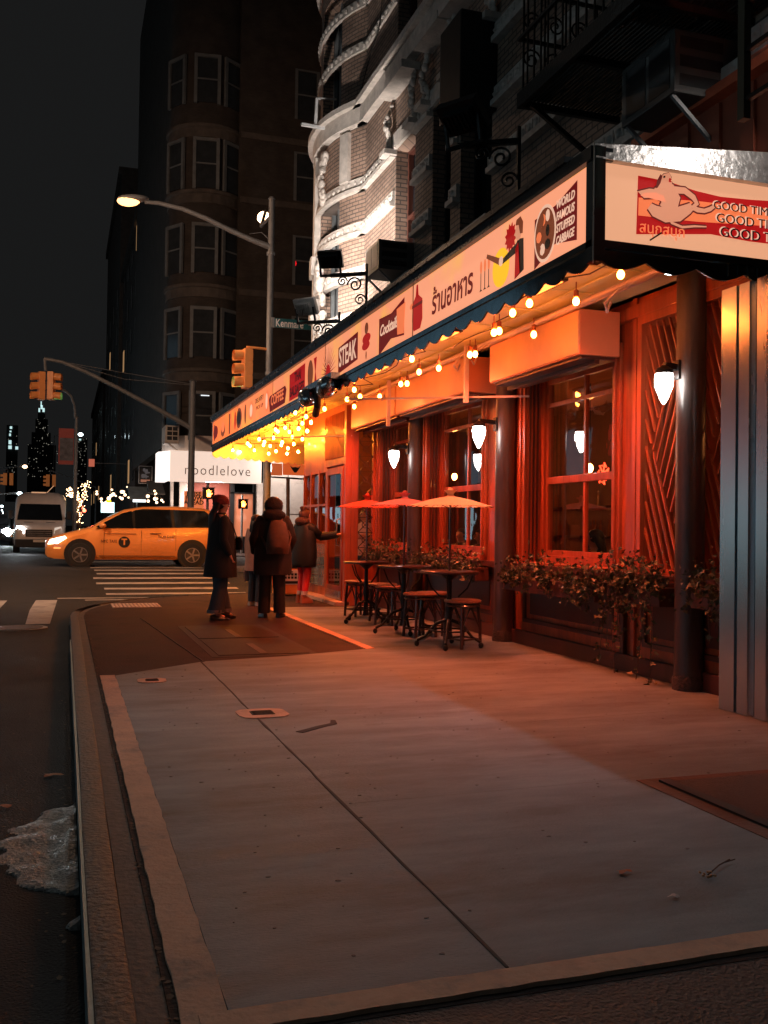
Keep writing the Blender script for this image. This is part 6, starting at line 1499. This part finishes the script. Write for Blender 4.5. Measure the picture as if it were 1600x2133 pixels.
def person(lab, loc, rz, H=1.70, arms=None, head=(0,0), legs=None, skinm=None, lean=0.0, sitting=False):
    """local frame: +Y forward, +X to the person's right"""
    t = thing('person', lab, 'person', loc, None, 0); t.location = (0,0,0)
    V = []; E = []; R = []
    def v(p, r, par=None):
        V.append(Vector(p)); R.append(r)
        if par is not None: E.append((par,len(V)-1))
        return len(V)-1
    pel = v((0,0,.94),.115); sp = v((0,.0+lean*.15,1.12),.105,pel); ch = v((0,.0+lean*.3,1.30),.12,sp); uc = v((0,-.01+lean*.4,1.41),.085,ch); nk = v((0,.0+lean*.45,1.475),.050,uc)
    hx, hy = head; b = Vector((0,lean*.5,0))
    jaw = v(b+Vector((hx*.3,.028+hy*.3,1.545)),(.060,.066),nk); hd = v(b+Vector((hx*.5,.012+hy*.5,1.615)),(.076,.094),jaw); tp = v(b+Vector((hx*.5,.0+hy*.5,1.668)),(.060,.076),hd)
    nose = v(b+Vector((hx*.6,.112+hy*.5,1.592)),.013,hd); v(b+Vector((hx*.6,.128+hy*.5,1.578)),.010,nose)
    for s in (-1,1): e = v(b+Vector((s*.078+hx*.5,.0+hy*.5,1.60)),.013,hd); v(b+Vector((s*.088+hx*.5,-.01+hy*.5,1.61)),.010,e)
    arms = arms or {}; J = {}
    for s,nm in ((-1,'L'),(1,'R')):
        a = arms.get(nm, [(s*.24,.0,1.12),(s*.23,.06,.88)])
        sh = v((s*.16,-.01+lean*.4,1.40),.060,uc); el = v(a[0],.040,sh); wr = v(a[1],.026,el); d = Vector(a[1])-Vector(a[0]); J[nm] = (V[sh],Vector(a[0]),Vector(a[1]))
        up = Vector((0,1,0)) if abs(d.normalized().y) < .8 else Vector((0,0,1)); hand_chain(V,E,R,wr,a[1],d,-s,up)
        lg = (legs or {}).get(nm, [(s*.10,.02,.50),(s*.105,-.01,.09),(s*.125,.13,.03)])
        hp_ = v((s*.09,0,.88),.095,pel); kn = v(lg[0],.058,hp_); an = v(lg[1],.036,kn); to = v(lg[2],.030,an)
    o = skinobj(V,E,R,'body',skinm or m_skin,t)
    mb = MB()
    for s in (-1,1): mb.ell(b+Vector((s*.031+hx*.55,.093+hy*.5,1.615)),.010,.006,.007,8,5)
    mb.build('eye', m_eye, t, world=False); mb = MB(); mb.ell(b+Vector((hx*.55,.100+hy*.5,1.548)),.022,.008,.007,8,5); mb.build('mouth', mat('lips',(.40,.12,.10),.5), t, world=False)
    k = H/1.70; t.scale = (k,k,k); t.location = loc; t.rotation_euler = (0,0,rz); return t, J, b+Vector((hx*.5,hy*.5,0))
def coat(t, J, rings, m, name='coat', rs=.062, sleeves=True, seg=20):
    mb = MB(); mb.loft(rings, seg); 
    if sleeves:
        for s,nm in ((-1,'L'),(1,'R')):
            sh, el, wr = J[nm]; w2 = wr+(el-wr).normalized()*.015
            mb.tube([sh+Vector((-s*.05,0,.0)),sh+Vector((s*.005,0,0)),sh.lerp(el,.35)+Vector((s*.012,0,0)),sh.lerp(el,.8),el,el.lerp(w2,.5),w2],[rs*.9,rs*1.12,rs*1.1,rs*1.0,rs*1.0,rs*.95,rs*.85],12)
    r = random.Random(len(rings)); 
    for vv in mb.b.verts:
        q = noise.noise(vv.co*9.0)*.010; vv.co.x += q; vv.co.y += noise.noise(vv.co*7.0+Vector((5,5,5)))*.012
    return mb.build(name, m, t, smooth=True, world=False, angle=80)
def trousers(t, legs, r0, r1, m, top=.93, bottom=.10, name='trousers'):
    mb = MB(); mb.loft([(0,0,.80,.155,.12),(0,0,.88,.165,.125),(0,0,top,.15,.115)],16)
    for s,nm in ((-1,'L'),(1,'R')):
        k = legs[nm] if legs and nm in legs else [(s*.10,.02,.50),(s*.105,-.01,.09),(s*.125,.13,.03)]
        a = Vector((s*.085,0,.86)); b = Vector(k[0]); c = Vector(k[1]); c = b+(c-b)*((b.z-bottom)/(b.z-c.z))
        P = [a, a.lerp(b,.5), b, b.lerp(c,.5), c]; Q = [(r0*1.15),(r0*1.0),(r0*.78+r1*.12),(r0*.35+r1*.6),r1]
        mb.loft([(p.x,p.y,p.z,q,q*1.02) for p,q in zip(P,Q)],14)
    for vv in mb.b.verts: vv.co.x += noise.noise(vv.co*11.0)*.008; vv.co.y += noise.noise(vv.co*10.0+Vector((3,1,2)))*.010
    return mb.build(name, m, t, smooth=True, world=False, angle=80)
def shoes(t, legs, m, hh=.07, L=.27, heel=0):
    mb = MB()
    for s,nm in ((-1,'L'),(1,'R')):
        k = legs[nm] if legs and nm in legs else [(s*.10,.02,.50),(s*.105,-.01,.09),(s*.125,.13,.03)]
        a = Vector(k[1]); d = (Vector(k[2])-a); d.z = 0; d.normalize(); n_ = Vector((-d.y,d.x,0)); o = a-d*.07
        prof = [(0,.028,hh),(.04,.036,hh*1.15),(.12,.042,hh*.95),(.19,.046,hh*.7),(.25,.036,hh*.5),(L,.012,hh*.3)]; R_ = []
        for (f,w_,h) in prof:
            c = o+d*f; R_.append([mb.b.verts.new((c.x+n_.x*u,c.y+n_.y*u,z)) for u,z in ((-w_,.003),(w_,.003),(w_,h*.6),(w_*.5,h),(-w_*.5,h),(-w_,h*.6))])
        for p,q_ in zip(R_,R_[1:]):
            for i in range(6): mb.b.faces.new((p[i],p[(i+1)%6],q_[(i+1)%6],q_[i]))
        mb.b.faces.new(R_[0]); mb.b.faces.new(R_[-1][::-1])
    return mb.build('shoes', m, t, smooth=True, world=False, angle=60)
def hair(t, hc, m, length=.0, r=1.0, back=.02):
    mb = MB(); c = hc+Vector((0,-.022,1.628)); mb.ell(c,.090*r,.105*r,.092*r,16,10)
    if length: mb.loft([(hc.x,hc.y-.05,1.64,.085,.06),(hc.x,hc.y-.075,1.56,.088,.055),(hc.x,hc.y-.09-back,1.48,.075,.045),(hc.x,hc.y-.10-back,1.48-length*.5,.06,.04),(hc.x,hc.y-.09-back,1.48-length,.02,.015)],14)
    for vv in mb.b.verts: vv.co += Vector((noise.noise(vv.co*30)*.010,noise.noise(vv.co*28+Vector((9,0,0)))*.010,0))
    # keep the face clear
    for vv in mb.b.verts:
        if vv.co.y > hc.y+.045 and vv.co.z < 1.645: vv.co.y = hc.y+.03
    return mb.build('hair', m, t, smooth=True, world=False, angle=80)
m_hair = mat('dark_hair',(.02,.012,.009),.5,var=.4,scale=40); m_blk = mat('black_wool',(.012,.012,.013),.85,var=.3,scale=20); m_jean = mat('dark_denim',(.03,.045,.065),.8,var=.3,scale=25)
# 1 woman with beret-like cap, long dark coat, wide jeans, facing the door
lg = {'L':[(-.10,.03,.50),(-.10,.10,.09),(-.12,.24,.03)],'R':[(.10,-.02,.50),(.10,-.10,.09),(.12,.04,.03)]}
q = onZ(457,1291,.0)
t, J, hc = person('person in a red knit cap, long black coat and wide dark jeans, facing the restaurant',(q.x,q.y,.003),radians(-78),1.70,{'L':[(-.25,-.03,1.12),(-.22,.10,.93)],'R':[(.26,-.06,1.12),(.24,.05,.90)]},(0,.0),lg)
coat(t,J,[(0,.0,.60,.28,.23),(0,0,.70,.275,.225),(0,.01,.95,.255,.205),(0,.01,1.15,.235,.185),(0,.0,1.32,.225,.165),(0,-.01,1.42,.17,.12),(0,-.005,1.47,.085,.08),(0,-.0,1.50,.07,.07)],m_blk)
trousers(t,lg,.10,.115,m_jean,bottom=.115); shoes(t,lg,mat('black_shoe',(.015,.013,.012),.3)); hair(t,hc,m_hair,.30,1.0,.04)
mb = MB(); mb.loft([(0,hc.y-.0,1.615,.096,.115),(0,hc.y-.005,1.66,.104,.122),(0,hc.y-.02,1.71,.095,.112),(0,hc.y-.03,1.745,.06,.075),(0,hc.y-.03,1.755,.01,.012)],18); mb.build('cap', mat('red_knit',(.20,.02,.015),.9,var=.3,scale=30,bump=.5), t, smooth=True, world=False)
mb = MB(); mb.loft([(.10,.22,.98,.14,.035),(.10,.23,1.10,.12,.04),(.10,.22,1.16,.08,.03)],12); mb.tube([(.10,.2,1.15),(.17,.10,1.35),(.12,0,1.47)],.010,6); mb.build('shoulder_bag', mat('bag_leather',(.02,.016,.014),.3), t, smooth=True, world=False)
mb = MB()
for s,nm in ((-1,'L'),(1,'R')): p = lg[nm][1]; mb.loft([(p[0],p[1],.105,.118,.118),(p[0],p[1],.15,.117,.117)],14,caps=False)
mb.build('turned_up_cuff', mat('pale_denim',(.16,.18,.20),.8), t, world=False)
# 2 man with backpack
q = onZ(566,1287,0)
lg2 = {'L':[(-.10,.02,.50),(-.11,-.0,.09),(-.14,.12,.03)],'R':[(.10,.02,.50),(.11,.03,.09),(.16,.15,.03)]}
t, J, hc = person('person in a brown hooded parka with a tan backpack, seen from behind',(q.x,q.y,.003),radians(-8),1.71,{'L':[(-.27,.0,1.12),(-.24,.12,.92)],'R':[(.27,.0,1.12),(.22,.14,.95)]},(.02,.0),lg2)
m_park = mat('brown_parka',(.022,.013,.010),.8,var=.3,scale=14)
coat(t,J,[(0,0,.62,.275,.20),(0,0,.72,.275,.20),(0,0,.95,.265,.185),(0,0,1.18,.245,.17),(0,0,1.33,.245,.16),(0,-.01,1.43,.185,.13),(0,-.02,1.49,.12,.11)],m_park,rs=.075)
trousers(t,lg2,.10,.085,mat('black_trousers',(.016,.015,.015),.8),bottom=.07); shoes(t,lg2,mat('black_shoe2',(.014,.014,.014),.35),.08,.29); hair(t,hc,m_hair,0,1.16)
mb = MB(); mb.ell((.0,-.07,1.60),.135,.13,.135,18,10); mb.ell((0,-.12,1.47),.17,.12,.10,16,8)
for vv in mb.b.verts: vv.co += Vector((1,1,1))*noise.noise(vv.co*16)*.016
mb.build('hood', mat('hood_fur',(.022,.012,.009),.95,var=.4,scale=30,bump=.8), t, smooth=True, world=False)
mb = MB(); mb.loft([(.05,-.27,.92,.15,.085),(.05,-.29,1.0,.165,.10),(.05,-.28,1.2,.15,.09),(.05,-.25,1.36,.11,.06),(.05,-.22,1.40,.05,.03)],16); bk = mb.build('backpack', mat('tan_canvas',(.11,.055,.032),.75,var=.2,scale=20), t, smooth=True, world=False)
mb = MB(); mb.loft([(.05,-.37,.95,.12,.03),(.05,-.40,1.02,.12,.04),(.05,-.385,1.12,.11,.03)],12); mb.tube([(-.10,-.24,1.0),(-.16,-.12,1.15),(-.13,.02,1.42),(-.06,-.14,1.44),(-.02,-.22,1.36)],.018,6); mb.tube([(.20,-.24,1.0),(.24,-.12,1.15),(.16,.02,1.42),(.12,-.14,1.44),(.10,-.22,1.36)],.018,6); mb.build('pocket_and_straps', mat('tan_dark',(.10,.045,.025),.75), bk, smooth=True, world=False)
# 3 child / girl in pink coat, partly behind
q = onZ(532,1262,0); t, J, hc = person('person in a pale pink coat carrying a pale bag, half hidden behind the parka',(q.x,q.y,.003),radians(-60),1.50,{'L':[(-.26,.02,1.12),(-.25,.02,.86)],'R':[(.24,.02,1.12),(.2,.12,.95)]},(0,.02))
coat(t,J,[(0,0,.66,.25,.19),(0,0,.95,.235,.17),(0,0,1.18,.215,.155),(0,0,1.33,.215,.145),(0,-.01,1.43,.17,.12),(0,0,1.50,.10,.10)],mat('pink_coat',(.55,.27,.20),.75,var=.15,scale=10),rs=.068)
trousers(t,None,.09,.07,m_jean,bottom=.08); shoes(t,None,mat('white_shoe',(.5,.48,.45),.5)); hair(t,hc,m_hair,.15)
mb = MB(); mb.loft([(-.24,.05,.45,.04,.12),(-.24,.05,.62,.05,.14),(-.24,.05,.76,.03,.12)],12); mb.tube([(-.24,0,.76),(-.24,.02,.86),(-.24,.1,.76)],.008,5); mb.build('tote_bag', mat('pale_bag',(.50,.36,.30),.7), t, smooth=True, world=False)
mb = MB(); mb.ell((-.255,.01,.80),.035,.04,.07,10,6); mb.build('glove', m_blk, t, smooth=True, world=False)
# 4 woman in parka with red leggings at the door
q = onZ(632,1256,0)
lg4 = {'L':[(-.09,.04,.50),(-.09,-.02,.09),(-.10,.12,.03)],'R':[(.09,.0,.50),(.09,-.07,.09),(.10,.07,.03)]}
dr_ = Vector((4.50,16.02,1.2))
ang4 = radians(-62); k4 = 1.60/1.70; inv = Matrix.Rotation(-ang4,3,'Z'); hl = inv@((dr_-Vector((q.x,q.y,.003)))/k4)
el = Vector((.20,.22,1.22)); dd = (hl-Vector((.16,-.01,1.40))); 
if dd.length > .60: hl = Vector((.16,-.01,1.40))+dd.normalized()*.57; el = Vector((.16,-.01,1.40)).lerp(hl,.5)+Vector((0,0,-.05))
t, J, hc = person('person in a black parka and red leggings reaching for the entrance door',(q.x,q.y,.003),ang4,1.60,{'R':[tuple(el),tuple(hl)],'L':[(-.26,.06,1.15),(-.2,.2,1.02)]},(0,.02),lg4)
coat(t,J,[(0,0,.66,.25,.20),(0,0,.72,.26,.21),(0,0,.95,.27,.21),(0,.0,1.18,.25,.19),(0,0,1.33,.235,.165),(0,-.01,1.43,.18,.13),(0,-.02,1.50,.12,.115)],mat('black_parka',(.006,.006,.006),.6,var=.3,scale=10),rs=.078)
trousers(t,lg4,.085,.055,mat('red_leggings',(.75,.03,.03),.6),bottom=.20,name='leggings'); hair(t,hc,mat('brown_hair',(.09,.035,.02),.5,var=.4,scale=40),.0,1.08)
mb = MB()
for s,nm in ((-1,'L'),(1,'R')): p = Vector(lg4[nm][1]); kk = Vector(lg4[nm][0]); a = p.lerp(kk,.32); mb.loft([(a.x,a.y,a.z,.062,.062),(a.x*.5+p.x*.5,a.y*.5+p.y*.5,(a.z+p.z)/2,.06,.06)],12)
mb.build('socks', mat('cream_sock',(.6,.45,.38),.8), t, smooth=True, world=False)
shoes(t,lg4,mat('tan_boot',(.35,.12,.06),.5),.14,.28)
mb = MB(); mb.ell((0,-.07,1.50),.15,.12,.09,16,8); mb.ell((0,-.06,1.735),.055,.055,.05,10,6)
for vv in mb.b.verts: vv.co += Vector((1,1,1))*noise.noise(vv.co*16)*.014
mb.build('fur_collar', mat('fur_brown',(.07,.03,.018),.95,var=.5,scale=40,bump=.8), t, smooth=True, world=False)
mb = MB(); M = Matrix.Scale(.25,3,Vector((1,0,0))); mb.ell((-.26,.02,1.27),.05,.05,.05,14,8,M); mb.build('round_badge', mat('badge',(.75,.35,.25),.6), t, world=False)
t, J, hc = person('person in a pale pink sweater holding the entrance door from inside',(5.16,16.62,.02),radians(115),1.62,{'L':[(-.24,.20,1.22),(-.14,.42,1.18)],'R':[(.26,.04,1.12),(.22,.12,.92)]},(0,.02))
coat(t,J,[(0,0,.84,.19,.13),(0,0,1.05,.18,.13),(0,0,1.25,.195,.135),(0,0,1.40,.165,.115),(0,0,1.47,.075,.075)],mat('pink_sweater',(.60,.30,.24),.8),'sweater',.05)
trousers(t,None,.10,.075,m_jean,bottom=.08); shoes(t,None,mat('black_shoe',(.015,.013,.012),.3)); hair(t,hc,m_hair,.12)
# diners inside
def diner(lab, x, y, rz, hm, cm, smile=False):
    t, J, hc = person(lab,(x,y,-.30),rz,1.62,{'L':[(-.26,.05,1.12),(-.10,.26,1.10)],'R':[(.26,.05,1.12),(.10,.26,1.12)]},(0,.02),{'L':[(-.10,.42,.90),(-.11,.44,.44),(-.12,.56,.38)],'R':[(.10,.42,.90),(.11,.44,.44),(.12,.56,.38)]})
    coat(t,J,[(0,0,.84,.19,.14),(0,0,1.05,.19,.14),(0,0,1.25,.20,.14),(0,0,1.40,.17,.12),(0,0,1.47,.08,.08)],cm,'jumper',.055)
    mb = MB(); mb.box(-.22,.22,-.2,.25,.74,.80); 
    for a in (-.18,.18):
        for b in (-.16,.2): mb.box(a-.02,a+.02,b-.02,b+.02,.31,.74)
    mb.build('seat_cushion', m_woodd, t, world=False); hair(t,hc,hm,.12); return t
m_knit = mat('grey_knit',(.20,.15,.13),.9)
qd = onX(1003,1110,6.0); diner('person with dark hair and a grey jumper smiling inside the middle window',qd.x,qd.y,radians(75),m_hair,m_knit)
qd = onX(962,1110,6.3); diner('person in dark clothes behind the middle window beside the smiling one',qd.x,qd.y,radians(110),m_hair,m_blk)
qd = onX(1240,1120,6.0); diner('person with short dark hair seated inside the near window',qd.x,qd.y,radians(30),m_hair,m_blk)
for i,(x,y) in enumerate(((6.0,9.2),(6.0,12.0),(5.8,14.6))):
    t = thing('dining_table',['small dining table inside the near window','small dining table inside the middle window','small dining table inside the far window'][i],'table',(x,y,0)); mb = MB(); mb.box(x-.3,x+.3,y-.35,y+.35,.74,.77); mb.build('tabletop', m_woodd, t, bevel=.005)
    mb = MB(); mb.lathe((x,y,0),[(.2,0),(.2,.02),(.03,.05),(.03,.735)],12); mb.build('pedestal', m_iron, t)
    mb = MB(); mb.lathe((x-.1,y,.771),[(.03,0),(.035,.10),(.03,.10)],10); mb.lathe((x+.1,y+.15,.771),[(.05,0),(.09,.02)],12); mb.build('tableware', m_white, t)
